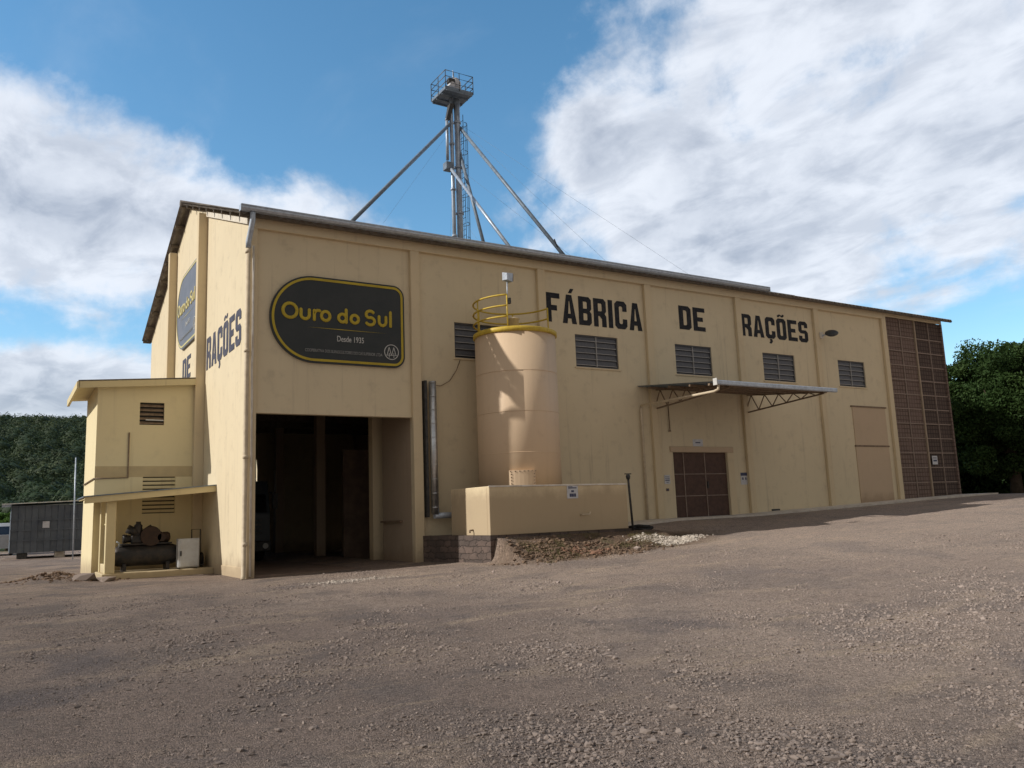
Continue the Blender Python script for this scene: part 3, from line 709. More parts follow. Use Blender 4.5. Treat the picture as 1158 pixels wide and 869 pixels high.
# front with two louvre openings, built as a sheet then the sloping top piece
hol = [(-1.93, -1.2, 4.68, 5.40), (-1.78, -.81, 1.87, 3.03)]
wall_sheet(mb, AX, -.002, -.2, 5.85, hol, AY, AY+.15)
merge_clean(mb, 'front_wall', 'annex', ann)
mb = MB(); v = []
for y in (AY, AY+.15): v += [(AX, y, 5.85), (-.002, y, 5.85), (-.002, y, zt(0)), (AX, y, zt(AX))]
mb.add(v, [(0, 1, 2, 3), (7, 6, 5, 4), (0, 4, 5, 1), (1, 5, 6, 2), (2, 6, 7, 3), (3, 7, 4, 0)]); mb.build('wall_top', 'annex', ann)
MB().box(AX, AX+.15, AY+.15, AB, -.2, 5.93).build('side_wall', 'annex', ann)
MB().box(AX+.15, -.002, AB-.15, AB, -.2, 5.95).build('back_wall', 'annex', ann)
x0, x1 = -3.70, .0; zr0, zr1 = zt(x0)+.0, zt(x1)+.0
def slab(x0, x1, y0, y1, z0, z1, th):
    v = [(x0, y0, z0), (x1, y0, z1), (x1, y1, z1), (x0, y1, z0), (x0, y0, z0+th), (x1, y0, z1+th), (x1, y1, z1+th), (x0, y1, z0+th)]
    return MB().add(v, [(3, 2, 1, 0), (4, 5, 6, 7), (0, 1, 5, 4), (1, 2, 6, 5), (2, 3, 7, 6), (3, 0, 4, 7)])
slab(-3.68, -.31, 5.54, 9.85, zr0+.0, zt(-.31), .05).build('roof_soffit', 'annex_trim', ann)
slab(-3.72, -.302, 5.50, 9.89, zr0+.052, zt(-.302)+.052, .035).build('roof', 'dark_roof', ann)
slab(-3.70, -.305, 5.48, 5.538, zr0-.16, zt(-.31)-.16, .20).build('fascia', 'annex_trim', ann)
slab(-3.76, -3.685, 5.48, 9.87, zr0-.18, zr0-.18, .22).build('fascia', 'annex_trim', ann)
for (a, b, c, d_) in hol:
    lv = MB().box(a, b, AY+.13, AY+.14, c, d_).build('louvre_window', 'pane_dark', ann)
    sb = MB(); n = 5 if c > 4 else 9
    for i in range(n):
        z = c+.03+i*(d_-c-.03)/n; h = (d_-c)/n*.62
        sb.box(a, b, AY+.02, AY+.10, z, z+.035 if n == 5 else z+.085)
        if n == 5: sb.add([(a, AY+.02, z), (b, AY+.02, z), (b, AY+.10, z+h), (a, AY+.10, z+h)], [(0, 1, 2, 3)])
    sb.build('slats', 'truss_paint' if n == 5 else 'annex_trim', lv)
MB().bar((-1.75, AY+.0, 4.84), (-1.22, AY+.0, 4.83), .05, .035).build('slat', 'sign_white', ann)
MB().tube([(-2.22, AY-.03, 4.42), (-2.22, AY-.03, 3.0), (AX-.03, AY-.03, 2.98), (AX-.03, AY+.3, 2.98), (AX-.03, 9.3, 2.96)], .022, 8).build('pipe', 'truss_paint', ann)
def bandf(t, b, P):
    t.put(b.inputs['Base Color'], t.mix(t.ss(t.noise(P, 2.5, 5), .35, .7), (.50, .40, .24), (.56, .45, .26)))
M['band'] = material('patched_band', bandf, rough=.9)
MB().box(AX-.003, -.31, AY-.004, AY, 3.02, 3.36).build('paint_band', 'band', ann)
# lean-to in front of it
lt = thing('lean_to', (-1.5, 4.6, 0), 'low yellow cream lean-to roof on posts sheltering the compressor', 'shelter')
mb = MB().bevbox(-3.05, -.0, 3.70, 5.75, -.25, .17, .015); mb.build('floor_slab', 'annex', lt)
zl = lambda x: 2.30+(x+3.5)*(.27/3.5)
slab(-3.55, -.0, 3.62, 5.748, zl(-3.55), zl(0), .05).build('roof_soffit', 'annex_trim', lt)
slab(-3.60, .02, 3.52, 5.748, zl(-3.6)+.052, zl(0)+.052, .03).build('roof', 'old_galvanised', lt)
slab(-3.57, .0, 3.56, 3.618, zl(-3.57)-.13, zl(0)-.13, .18).build('fascia', 'annex_trim', lt)
for y in (3.75, 5.3): MB().bevbox(-2.98, -2.72, y, y+.22, .17, zl(-2.9)-.001, .012).build('post', 'annex_trim', lt)
MB().bevbox(-2.95, -2.77, 3.97, 5.3, .17, .42, .01).build('low_wall', 'annex', lt)
mb = MB()
for y in (4.25, 4.55, 4.9): mb.tube([(-2.86, y, .40), (-2.86, y+.02, zl(-2.86))], .03, 8)
mb.tube([(-2.86, 3.97, 1.55), (-2.86, 5.3, 1.57)], .025, 8); mb.build('bars', 'annex_trim', lt)

# ------------------------------------------------------------------ compressor, cabinet, gas bottle trolley
cp = thing('air_compressor', (-1.75, 4.75, .17), 'dark horizontal tank air compressor with motor on top under the lean-to', 'compressor')
cx = -1.78
mb = MB().lathe((cx, 4.75, .62), [(.02, -.95), (.16, -.93), (.26, -.86), (.30, -.76), (.31, -.6), (.31, .6), (.30, .76), (.26, .86), (.16, .93), (.02, .95)], 32, 'x'); mb.build('air_tank', 'compressor_dark', cp)
for sx in (-.6, .6):
    MB().box(cx+sx-.05, cx+sx+.05, 4.5, 5.0, .17, .40).build('foot', 'compressor_dark', cp)
MB().bevbox(cx-.7, cx+.72, 4.55, 4.95, .93, .98, .01).build('mounting_plate', 'compressor_dark', cp)
mb = MB().bevbox(cx-.42, cx-.02, 4.6, 4.9, .98, 1.22, .03).lathe((cx-.22, 4.75, 1.2), [(.13, 0), (.13, .06), (.11, .08), (.13, .12), (.11, .16), (.13, .20), (.11, .24), (.12, .30), (.07, .36), (.07, .42)], 18)
mb.lathe((cx-.22, 4.75, 1.12), [(.11, -.08), (.11, -.3), (.13, -.32), (.13, -.42)], 16, 'x').build('pump', 'compressor_dark', cp)
mb = MB().tube([(cx-.22, 4.75, 1.28), (cx-.52, 4.75, 1.42)], [.12, .13], 14).tube([(cx-.1, 4.75, 1.25), (cx+.18, 4.75, 1.42)], [.11, .12], 14); mb.build('cylinder_head', 'compressor_dark', cp)
mb = MB().lathe((cx+.42, 4.80, 1.13), [(.05, -.27), (.15, -.25), (.155, -.1), (.155, .2), (.12, .26), (.04, .28)], 20, 'x'); mb.build('motor', 'compressor_rust', cp)
mb = MB().lathe((cx+.12, 4.57, 1.18), [(.29, -.03), (.30, .03)], 30, 'y').lathe((cx+.42, 4.57, 1.13), [(.12, -.03), (.12, .03)], 20, 'y'); mb.bar((cx+.1, 4.57, 1.47), (cx+.44, 4.57, 1.26), .03); mb.build('belt_guard', 'compressor_rust', cp)
MB().tube([(cx-.75, 4.62, .88), (cx-.75, 4.62, 1.02), (cx-.82, 4.62, 1.05)], .02, 8).build('valve', 'galvanised', cp)
cb = thing('white_cabinet', (-.62, 4.3, .17), 'white square metal cabinet on the lean-to floor beside the compressor', 'cabinet')
MB().bevbox(-.95, -.34, 4.15, 4.50, .20, 1.06, .015).build('body', 'appliance_white', cb)
MB().bevbox(-.90, -.36, 4.125, 4.149, .23, 1.03, .01).build('door', 'appliance_white', cb)
MB().box(-.90, -.86, 4.10, 4.125, .55, .7).build('handle', 'dark_steel', cb)
for x in (-.9, -.4):
    for y in (4.2, 4.45): MB().box(x-.02, x+.02, y-.02, y+.02, .17, .2).build('foot', 'dark_steel', cb)
ht = thing('hand_cart', (-.2, 4.9, .17), 'dark hand cart with wheel standing behind the white cabinet', 'cart')
mb = MB().tube([(-.42, 4.95, .3), (-.38, 5.2, 1.32), (-.12, 5.2, 1.32), (-.16, 4.95, .3)], .018, 8); mb.tube([(-.4, 5.08, .8), (-.14, 5.08, .8)], .015, 8); mb.build('frame', 'dark_steel', ht)
ring = [(-.15, 4.8+.2*math.cos(a), .38+.2*math.sin(a)) for a in np.linspace(0, 2*math.pi, 25)[:-1]]
MB().tube(ring, .035, 8, closed=True).build('tyre', 'rubber', ht); MB().lathe((-.15, 4.8, .38), [(.17, -.01), (.17, .01)], 20, 'x').build('rim', 'dark_steel', ht)
MB().box(-.42, -.12, 4.55, 4.95, .22, .25).build('toe_plate', 'dark_steel', ht)
# ------------------------------------------------------------------ stone wall, bund, storage tank
mb = MB(); a, b = Vector((5.12, -.02, 0)), Vector((5.60, -3.32, 0)); dr = (b-a).normalized(); nr = Vector((-dr.y, dr.x, 0))
v = [a, b, b+nr*.3, a+nr*.3]; mb.add([p+Vector((0, 0, z)) for z in (-.3, .88) for p in v], [(3, 2, 1, 0), (4, 5, 6, 7), (0, 1, 5, 4), (1, 2, 6, 5), (2, 3, 7, 6), (3, 0, 4, 7)])
o = mb.build('stone_retaining_wall', 'stone', origin=(5.4, -1.6, 0)); tag(o, 'low dark stone block wall under the left end of the bund', 'wall')
bx0, bx1, by0, by1, bz0, bz1 = 5.62, 10.36, -3.29, -1.05, .875, 2.19; th = .14
bw = thing('bund_wall', (8.1, -2.1, .87), 'low cream rectangular bund wall enclosing the foot of the storage tank', 'wall')
MB().bevbox(bx0, bx0+th, by0+th, by1, bz0, bz1, .01).build('side_wall', 'box', bw)
MB().bevbox(bx1-th, bx1, by0+th, by1, bz0, bz1, .01).build('side_wall', 'box', bw)
MB().bevbox(bx0, bx1, by0, by0+th, bz0, bz1, .01).build('front_wall', 'box', bw)
MB().bevbox(bx0-.015, bx1+.015, by0-.02, by0+.0, bz1-.03, bz1+.012, .004).build('coping', 'pipe_pale', bw)
MB().tube([(5.62, -2.35, 1.02), (5.56, -2.35, 1.02), (5.51, -2.35, 1.02), (5.51, -2.35, .95)], .025, 10).build('drain_spout', 'truss_paint', bw)
MB().tube([(8.62, -3.29, 1.33), (8.62, -3.40, 1.33), (8.86, -3.41, 1.33), (8.88, -3.41, 1.40)], .02, 10).build('tap', 'pipe_cream', bw)
TC = Vector((7.79, -1.45, 0)); TR = 1.25
tk = thing('storage_tank', (TC.x, TC.y, .88), 'tall cream cylindrical storage tank with yellow railing on top', 'tank')
sh_ = MB().lathe((TC.x, TC.y, 0), [(TR, .88), (TR, 6.85)], 96).build('shell', 'tank', tk)
for z in (3.18, 4.39, 5.60): MB().lathe((TC.x, TC.y, 0), [(TR-.02, z-.014), (TR+.007, z-.010), (TR+.007, z+.010), (TR-.02, z+.014)], 96, cap=False).build('weld_seam', 'tank', sh_)
MB().lathe((TC.x, TC.y, 0), [(TR+.02, 6.77), (TR+.05, 6.79), (TR+.05, 6.90), (TR+.02, 6.92), (.05, 7.0)], 72).build('deck_rim', 'yellow_paint', tk)
def ringpts(r, z, a0, a1, n=40): return [(TC.x+r*math.cos(math.radians(a0+(a1-a0)*i/n)), TC.y+r*math.sin(math.radians(a0+(a1-a0)*i/n)), z) for i in range(n+1)]
RR = TR+.02
mb = MB()
for z in (7.22, 7.55, 7.88): mb.tube(ringpts(RR, z, 0, 229), .028, 8)
mb.build('rail', 'yellow_paint', tk)
for a_ in (0, 60, 120, 178, 229):
    c = ringpts(RR, 0, a_, a_, 1)[0]; MB().tube([(c[0], c[1], 6.8), (c[0], c[1], 7.89)], .022, 8).build('rail_post', 'yellow_paint', tk)
MB().lathe((TC.x-.15, TC.y-.2, 7.08), [(.16, 0), (.16, .25), (.19, .26), (.19, .3)], 18).build('vent', 'pipe_cream', tk)
# bolted hatch on the shell foot
mb = MB(); 
def shellpt(x, off): return (x, TC.y-math.sqrt((TR+off)**2-(x-TC.x)**2))
xs_ = np.linspace(6.86, 7.50, 7); vv_ = []
for off in (.0, .07):
    for z in (2.0, 2.66):
        for x in xs_: p = shellpt(x, off); vv_.append((p[0], p[1], z))
n7 = 7; fs_ = []
for i in range(6): fs_ += [(14+i, 15+i, 22+i, 21+i), (7+i, 8+i, 22+i, 21+i), (i, i+1, 15+i, 14+i)]
fs_ += [(0, 7, 21, 14), (6, 13, 27, 20)]; mb.add(vv_, fs_)
hb = mb.build('hatch', 'tank', tk)
for x in xs_: p = shellpt(x, .075); MB().lathe((p[0], p[1], 2.63), [(.014, -.02), (.014, .012)], 6, 'y').build('bolt', 'truss_paint', hb)
for z in np.arange(2.1, 2.6, .09):
    for x in (6.88, 7.46): p = shellpt(x, .075); MB().lathe((p[0], p[1], z), [(.014, -.02), (.014, .012)], 6, 'y').build('bolt', 'truss_paint', hb)
# floodlight on the tank rail
fl = thing('floodlight', (7.47, -2.88, 8.0), 'small boxy floodlight on a bracket above the tank railing', 'lamp')
hx, hy = ringpts(RR, 0, 229, 229, 1)[0][:2]
MB().tube([(hx+.02, hy, 7.7), (hx+.03, hy, 8.28)], .018, 8).build('bracket', 'galvanised', fl)
mb = MB().hull([(hx-.07, hy+.10, 8.33), (hx-.05, hy-.14, 8.30), (hx-.05, hy-.14, 8.5), (hx-.07, hy+.10, 8.58), (hx+.14, hy+.14, 8.27), (hx+.15, hy-.12, 8.25), (hx+.17, hy-.12, 8.52), (hx+.15, hy+.14, 8.56)]); mb.build('housing', 'galvanised', fl)
mb = MB().hull([(hx+.151, hy+.13, 8.28), (hx+.16, hy-.11, 8.26), (hx+.18, hy-.11, 8.51), (hx+.165, hy+.13, 8.55), (hx+.19, hy+.12, 8.3), (hx+.19, hy-.1, 8.29), (hx+.20, hy-.1, 8.49), (hx+.195, hy+.12, 8.52)]); mb.build('lens', 'door_brown', fl)
MB().bevbox(hx+.04, hx+.12, hy-.05, hy+.05, 7.60, 7.78, .01).build('junction_box', 'dark_steel', fl)

# ------------------------------------------------------------------ things on the front wall
dc = thing('duct_pipe', (5.45, -.25, 1.5), 'shiny metal duct pipe running down the wall left of the tank', 'pipe')
mb = MB().tube([(5.50, -.25, 5.52), (5.50, -.25, 1.50)], .115, 20, cap=True)
for z in np.arange(1.7, 5.5, .42): mb.tube([(5.50, -.25, z-.012), (5.50, -.25, z+.012)], .121, 20)
mb.build('riser', 'bright_tin', dc)
MB().tube([(5.46, -.25, 1.46), (6.15, -.25, 1.46)], .09, 16).build('elbow', 'galvanised', dc)
MB().box(5.26, 5.34, -.20, -.01, 1.42, 5.55).build('channel', 'dark_steel', dc)
MB().tube([(6.15, -.25, 1.46), (6.27, -.25, 1.46), (6.27, -.25, 1.60)], .05, 10).build('valve', 'dark_steel', dc)
o = MB().tube([(5.5, -.05, 5.45), (5.9, -.04, 5.43), (6.2, -.04, 5.6), (6.45, -.04, 5.95), (6.6, -.04, 6.3)], .012, 6).build('cable', 'truss_paint', origin=(5.5, -.05, 5.45)); tag(o, 'thin cable sagging from the duct pipe up to the window by the tank', 'cable')
cn = thing('canopy', (16.8, -1.9, 5.4), 'sloping sheet metal canopy on trusses over the brown sliding door', 'canopy')
cx0, cx1, cy_, zw, zf = 13.82, 19.74, -3.81, 5.80, 5.38
def cano(x0, x1, dz, th, y1=cy_):
    zc = lambda y: zw+(zf-zw)*y/cy_
    v = [(x0, 0-.002, zc(0)+dz), (x1, -.002, zc(0)+dz), (x1, y1, zc(y1)+dz), (x0, y1, zc(y1)+dz)]; v += [(p[0], p[1], p[2]+th) for p in v]
    return MB().add(v, [(3, 2, 1, 0), (4, 5, 6, 7), (0, 1, 5, 4), (1, 2, 6, 5), (2, 3, 7, 6), (3, 0, 4, 7)])
nS = int((cx1-cx0)/.177*6); xs = np.linspace(cx0, cx1, nS+1); wv = .02*np.cos(np.arange(nS+1)/6*2*np.pi)
V = np.concatenate([np.stack([xs, np.full_like(xs, y), z+wv], -1) for y, z in ((-.002, zw), (cy_, zf))]); e = np.arange(nS); q = np.stack([e, e+1, e+2+nS, e+1+nS], -1)
link('roof_sheet', np_mesh('c', V, q), 'old_galvanised', cn)
for x in (14.6, 19.3):
    mb = MB(); zb0, zb1 = 5.00, 5.26
    T = lambda y: zw-.10+(zf-zw)*y/cy_; B = lambda y: zb0+(zb1-zb0)*y/cy_
    mb.bar((x, -.02, T(0)), (x, -3.7, T(-3.7)), .05, .05); mb.bar((x, -.02, B(0)), (x, -3.7, B(-3.7)), .05, .05)
    n = 11
    for i in range(n):
        y0, y1 = -3.7*i/n, -3.7*(i+1)/n
        mb.bar((x, y0, B(y0) if i % 2 == 0 else T(y0)), (x, y1, T(y1) if i % 2 == 0 else B(y1)), .03, .03)
    mb.build('truss', 'truss_paint', cn)
for y in (-.6, -1.6, -2.6, -3.5):
    z = zw-.06+(zf-zw)*y/cy_; MB().box(cx0+.05, cx1-.05, y-.04, y+.04, z-.05, z+.02).build('purlin', 'truss_paint', cn)
mb = MB().bevbox(cx0-.02, cx1+.02, cy_-.14, cy_-.0, zf-.10, zf+.04, .02); gtt = mb.build('gutter', 'galvanised', cn)
MB().box(cx0-.05, cx0-.02, cy_-.15, cy_+.02, zf-.12, zf+.10).build('gutter_end', 'sign_white', cn)
MB().tube([(13.9, cy_-.07, zf-.1), (13.9, cy_-.07, zf-.25), (13.88, cy_+.1, zf-.30), (13.86, -.12, 5.08), (13.86, -.10, 4.95), (13.86, -.09, 1.02)], .045, 12).build('downpipe', 'pipe_cream', cn)
o = MB().tube([(15.2, -.06, 5.3), (15.2, -.06, 4.25), (15.2, -.06, 4.18)], [.02, .02, .05], 8).build('conduit_drop', 'truss_paint', origin=(15.2, 0, 4.2)); tag(o, 'short thin dark conduit hanging on the wall under the canopy', 'conduit')
def plate(name, x0, x1, z0, z1, y, label, bars, mat='plate_white'):
    t_ = thing(name, ((x0+x1)/2, y, z0), label, 'sign')
    MB().box(x0, x1, y-.012, y, z0, z1).build('plate', mat, t_); mb = MB()
    for a, b, c, d_ in bars: mb.box(x0+(x1-x0)*a, x0+(x1-x0)*b, y-.016, y-.012, z0+(z1-z0)*c, z0+(z1-z0)*d_)
    mb.build('marking', 'ink_blue', t_); return t_
plate('wall_plate', 8.18, 8.56, 1.80, 2.16, -3.29, 'small white plate with blue print on the front of the bund wall', [(.12, .88, .78, .86), (.1, .5, .9, .94), (.38, .62, .48, .64), (.22, .4, .12, .38), (.42, .6, .12, .38), (.63, .8, .12, .38)])
plate('wall_plate', 16.35, 16.85, 3.66, 3.92, -.0, 'small pale plate centred above the brown sliding door', [(.25, .75, .45, .6)])
plate('wall_plate', 14.83, 15.10, 2.28, 2.60, -.0, 'small white notice on the wall left of the sliding door', [(.15, .85, .75, .82), (.12, .88, .56, .62), (.12, .88, .36, .46), (.3, .7, .15, .2)])
plate('wall_plate', 18.72, 19.08, 2.20, 2.66, -.0, 'notice with a black top strip right of the sliding door', [(0, 1, .74, 1), (.2, .4, .4, .6), (.65, .85, .4, .6)])
plate('wall_plate', 31.35, 31.75, 2.95, 3.35, -.05, 'small white notice on the brown screen block wall', [(.15, .85, .7, .8), (.15, .85, .35, .55)])
plate('wall_plate', 14.88, 15.02, 2.02, 2.12, -.0, 'tiny dark switch plate below the white notice left of the door', [(.2, .8, .2, .8)], 'truss_paint')
wl = thing('wall_lamp', (24.12, -.15, 8.6), 'dark oval street type lamp on an arm high on the wall right of the lettering', 'lamp')
MB().tube([(24.12, -.13, 8.45), (24.2, -.35, 8.5)], .03, 8).build('arm', 'galvanised', wl)
mb = MB(); mb.lathe((0, 0, 0), [(.03, -.09), (.22, -.07), (.30, 0), (.22, .05), (.02, .08)], 24)
me = mb.mesh('x'); me.transform(Matrix.Translation((24.3, -.55, 8.52)) @ Matrix.Rotation(-.55, 4, 'Y') @ Matrix.Rotation(.5, 4, 'X') @ Matrix.Diagonal((.95, .9, .8, 1))); link('lamp_head', me, 'dark_steel', wl)
MB().bevbox(24.02, 24.22, -.2, -.13, 8.35, 8.62, .01).build('bracket', 'pipe_pale', wl)
o = MB().box(20.3, 20.75, -.03, .0, 1.10, 1.22).build('wall_drain', 'dark_steel', origin=(20.5, 0, 1.15)); tag(o, 'small dark drain opening at the foot of the wall', 'drain')
# valve post at the right end of the bund, with hose on the ground
vp = thing('valve_post', (10.56, -3.2, .85), 'thin black standpipe with a valve at the right corner of the bund', 'pipe')
MB().tube([(10.52, -3.3, .70), (10.45, -3.3, 2.12), (10.44, -3.3, 2.40)], .035, 10).build('pipe', 'dark_steel', vp)
mb = MB().lathe((10.44, -3.3, 2.40), [(.05, -.08), (.07, 0), (.05, .06)], 12); mb.bar((10.32, -3.3, 2.48), (10.56, -3.3, 2.48), .03); mb.build('valve', 'dark_steel', vp)
gz = lambda x, y: float(ground_z(x, y))
o = MB().tube([(x, y, gz(x, y)+.05+h) for x, y, h in ((10.62, -3.1, .0), (10.9, -2.9, .02), (11.3, -3.0, .03), (11.7, -2.8, .03), (11.3, -2.6, .04), (10.85, -2.7, .04), (11.0, -3.0, .09), (11.5, -2.9, .09))], .05, 8).build('hose', 'rubber', origin=(11, -2.9, .8)); tag(o, 'black hose lying coiled on the ground right of the bund', 'hose')

# ------------------------------------------------------------------ elevator tower on the roof
tw = thing('elevator_tower', (12.95, 11.8, 12.0), 'tall galvanised grain elevator leg with railed platform above the roof', 'tower')
rz = lambda y: zs+min(y, DEP-y)*sl_
PZ = 22.30; x0, x1, y0, y1 = 12.14, 13.69, 11.0, 12.6
mb = MB().tube([(12.80, 11.75, rz(11.8)-.3), (12.80, 11.75, PZ-.1)], .095, 16)
for z in np.arange(12.6, 22, 2.4): mb.tube([(12.80, 11.75, z-.05), (12.80, 11.75, z+.05)], .13, 16)
mb.build('trunk', 'tower_steel', tw)
mb = MB().tube([(13.13, 11.75, rz(11.8)-.3), (13.13, 11.75, PZ+.2)], .155, 18)
for z in np.arange(13.8, 22, 2.4): mb.tube([(13.13, 11.75, z-.05), (13.13, 11.75, z+.05)], .195, 18)
mb.build('trunk', 'tower_steel', tw)
MB().bevbox(x0, x1, y0, y1, PZ-.03, PZ+.13, .01).build('platform', 'old_galvanised', tw)
mb = MB()
for y in (y0+.04, (y0+y1)/2-.3, (y0+y1)/2+.3, y1-.04): mb.box(x0+.05, x1-.05, y-.03, y+.03, PZ-.10, PZ-.031)
mb.build('floor_beams', 'old_galvanised', tw)
c4 = [(x0, y0), (x1, y0), (x1, y1), (x0, y1)]; mb = MB()
for h in (.32, .64, .95): mb.tube([(x, y, PZ+h) for x, y in c4], .022, 6, closed=True)
mb.build('rail', 'dark_steel', tw)
for i in range(4):
    a, b = c4[i], c4[(i+1) % 4]
    for k in (0, .5): xx, yy = a[0]+(b[0]-a[0])*k, a[1]+(b[1]-a[1])*k; MB().tube([(xx, yy, PZ), (xx, yy, PZ+.95)], .02, 6).build('rail_post', 'dark_steel', tw)
mb = MB().lathe((12.98, 11.6, PZ+.72), [(.02, -.2), (.24, -.17), (.27, 0), (.24, .17), (.02, .2)], 20, 'y').bevbox(12.88, 13.28, 11.5, 11.95, PZ+.06, PZ+.85, .02); mb.build('elevator_head', 'plate_white', tw)
MB().lathe((12.66, 11.4, PZ+.42), [(.13, -.2), (.15, .15), (.10, .22)], 14, 'y').build('motor', 'plate_white', tw)
MB().bevbox(12.5, 12.85, 11.3, 11.6, PZ+.55, PZ+.8, .02).build('gearbox', 'dark_steel', tw)
MB().tube([(13.0, 11.8, PZ+.7), (13.0, 11.8, PZ+1.55)], .018, 6).build('antenna', 'galvanised', tw); mb = MB().tube([(13.3, 12.3, PZ+.9), (13.3, 12.3, PZ+1.75)], .025, 6); mb.build('lightning_rod', 'dark_steel', tw)
# caged ladder
mb = MB(); lx, ly = 13.36, 11.75
for dy in (-.2, .2): mb.tube([(lx, ly+dy, rz(11.8)), (lx, ly+dy, 21.4)], .016, 6)
for z in np.arange(13, 21.4, .3): mb.tube([(lx, ly-.2, z), (lx, ly+.2, z)], .011, 5)
ld = mb.build('ladder', 'dark_steel', tw)
mb = MB()
for z in np.arange(14.2, 21.0, .75): mb.tube([(lx+.3*math.sin(a), ly+.3*math.cos(a), z) for a in np.linspace(0, math.pi, 11)], .014, 5)
for a in (.5, 1.2, 1.95, 2.64): mb.tube([(lx+.3*math.sin(a), ly+.3*math.cos(a), 14.2), (lx+.3*math.sin(a), ly+.3*math.cos(a), 21.0)], .01, 5)
mb.build('ladder_cage', 'dark_steel', ld)
# discharge chute: hopper under the platform, drop pipe, flow box and slanting spout
mb = MB().hull([(12.70, 11.6, 21.9), (12.95, 11.6, 21.9), (12.95, 11.9, 21.9), (12.70, 11.9, 21.9), (12.48, 11.68, 21.0), (12.66, 11.68, 21.0), (12.66, 11.84, 21.0), (12.48, 11.84, 21.0)]); mb.build('discharge_hopper', 'dark_steel', tw)
MB().tube([(12.56, 11.76, 21.1), (12.54, 11.76, 18.9)], .075, 12).build('drop_pipe', 'tower_steel', tw)
MB().bevbox(12.36, 12.76, 11.55, 11.95, 18.35, 18.75, .02).build('flow_box', 'old_galvanised', tw)
p1 = Vector((11.82, 5.0, 12.17)); p0 = Vector((12.62, 11.6, 18.4)); MB().tube([p0, p1+(p1-p0)*.05], .075, 12).build('spout', 'tower_steel', tw)
def brace(a, thr, down=.3):
    a, thr = Vector(a), Vector(thr); d_ = (thr-a)
    k = 1.0
    while (a+d_*k).z > rz((a+d_*k).y)-.05 and k < 1.6: k += .01
    MB().tube([a, a+d_*k], .085, 10).build('brace', 'old_galvanised', tw)
brace((12.72, 11.7, 20.85), (5.40, 6.2, 12.75)); brace((13.25, 11.7, 20.75), (14.57, 5.0, 12.16)); brace((13.2, 11.8, 19.7), (13.45, 10.0, 14.1))
MB().tube([(14.75, 5.6, 12.45), (14.15, 5.2, 13.0)], .03, 6).build('cross_bar', 'dark_steel', tw)
mb = MB()
for a, b in (((13.2, 11.75, 21.0), (22.3, 5, 12.05)), ((13.2, 11.75, 20.9), (17.2, 5, 12.0)), ((12.8, 11.75, 20.6), (6.4, 5.5, 12.6)), ((12.8, 11.75, 18.0), (9.0, 5, 12.15)), ((12.8, 11.75, 16.5), (10.4, 5, 12.15)), ((13.2, 11.8, 18.6), (15.2, 5, 12.1))): mb.tube([a, b], .004, 4)
mb.build('guy_wires', 'old_galvanised', tw)

# ------------------------------------------------------------------ truck inside the drive-through
tr = thing('parked_truck', (1.7, 10, .06), 'dark truck parked inside the drive-through behind the corner pier', 'truck')
X0, X1, Y0 = .55, 2.85, 8.0
mb = MB().hull([(X0, Y0, .75), (X1, Y0, .75), (X0, Y0, 1.75), (X1, Y0, 1.75), (X0+.05, Y0+.22, 2.95), (X1-.05, Y0+.22, 2.95), (X0+.05, Y0+2.0, 3.05), (X1-.05, Y0+2.0, 3.05), (X0, Y0+2.05, .75), (X1, Y0+2.05, .75)]); cabn = mb.build('cab', 'truck_paint', tr)
MB().hull([(X0+.12, Y0-.004, 1.82), (X1-.12, Y0-.004, 1.82), (X0+.15, Y0+.19, 2.75), (X1-.15, Y0+.19, 2.75), (X0+.12, Y0+.03, 1.82), (X1-.12, Y0+.03, 1.82), (X0+.15, Y0+.22, 2.75), (X1-.15, Y0+.22, 2.75)]).build('windscreen', 'glass_dark', cabn)
mb = MB()
for z in (1.05, 1.2, 1.35, 1.5): mb.box(X0+.3, X1-.3, Y0-.03, Y0-.001, z, z+.07)
mb.build('grille', 'dark_steel', cabn)
MB().bevbox(X0-.02, X1+.02, Y0-.15, Y0+.1, .42, .80, .04).build('bumper', 'dark_steel', tr)
for x in (X0+.2, X1-.2): MB().lathe((x, Y0-.155, .62), [(.10, .0), (.10, -.02)], 16, 'y').build('headlight', 'lamp_glass', tr)
for s1, x in ((-1, X0), (1, X1)):
    mb = MB().bevbox(min(x+s1*.12, x+s1*.32), max(x+s1*.12, x+s1*.32), Y0+.1, Y0+.18, 1.95, 2.5, .02); mb.bar((x, Y0+.15, 2.55), (x+s1*.22, Y0+.15, 2.5), .03); mb.build('mirror', 'dark_steel', tr)
MB().bevbox(X0-.02, X1+.02, Y0+2.2, Y0+8.6, 1.15, 3.35, .03).build('cargo_body', 'machine_dark', tr)
MB().box(X0+.6, X1-.6, Y0+1.8, Y0+8.6, .75, 1.14).build('chassis', 'dark_steel', tr)
for y in (Y0+1.0, Y0+5.8, Y0+7.1):
    for x in (X0+.02, X1-.30):
        wv_ = MB().lathe((x, y, .56), [(.34, 0), (.48, .01), (.50, .05), (.50, .23), (.48, .27), (.34, .28)], 28, 'x').build('wheel', 'rubber', tr)
        MB().lathe((x, y, .56), [(.05, .02), (.30, .04), (.33, .03), (.33, .25), (.30, .24), (.05, .26)], 20, 'x').build('rim', 'galvanised', wv_)

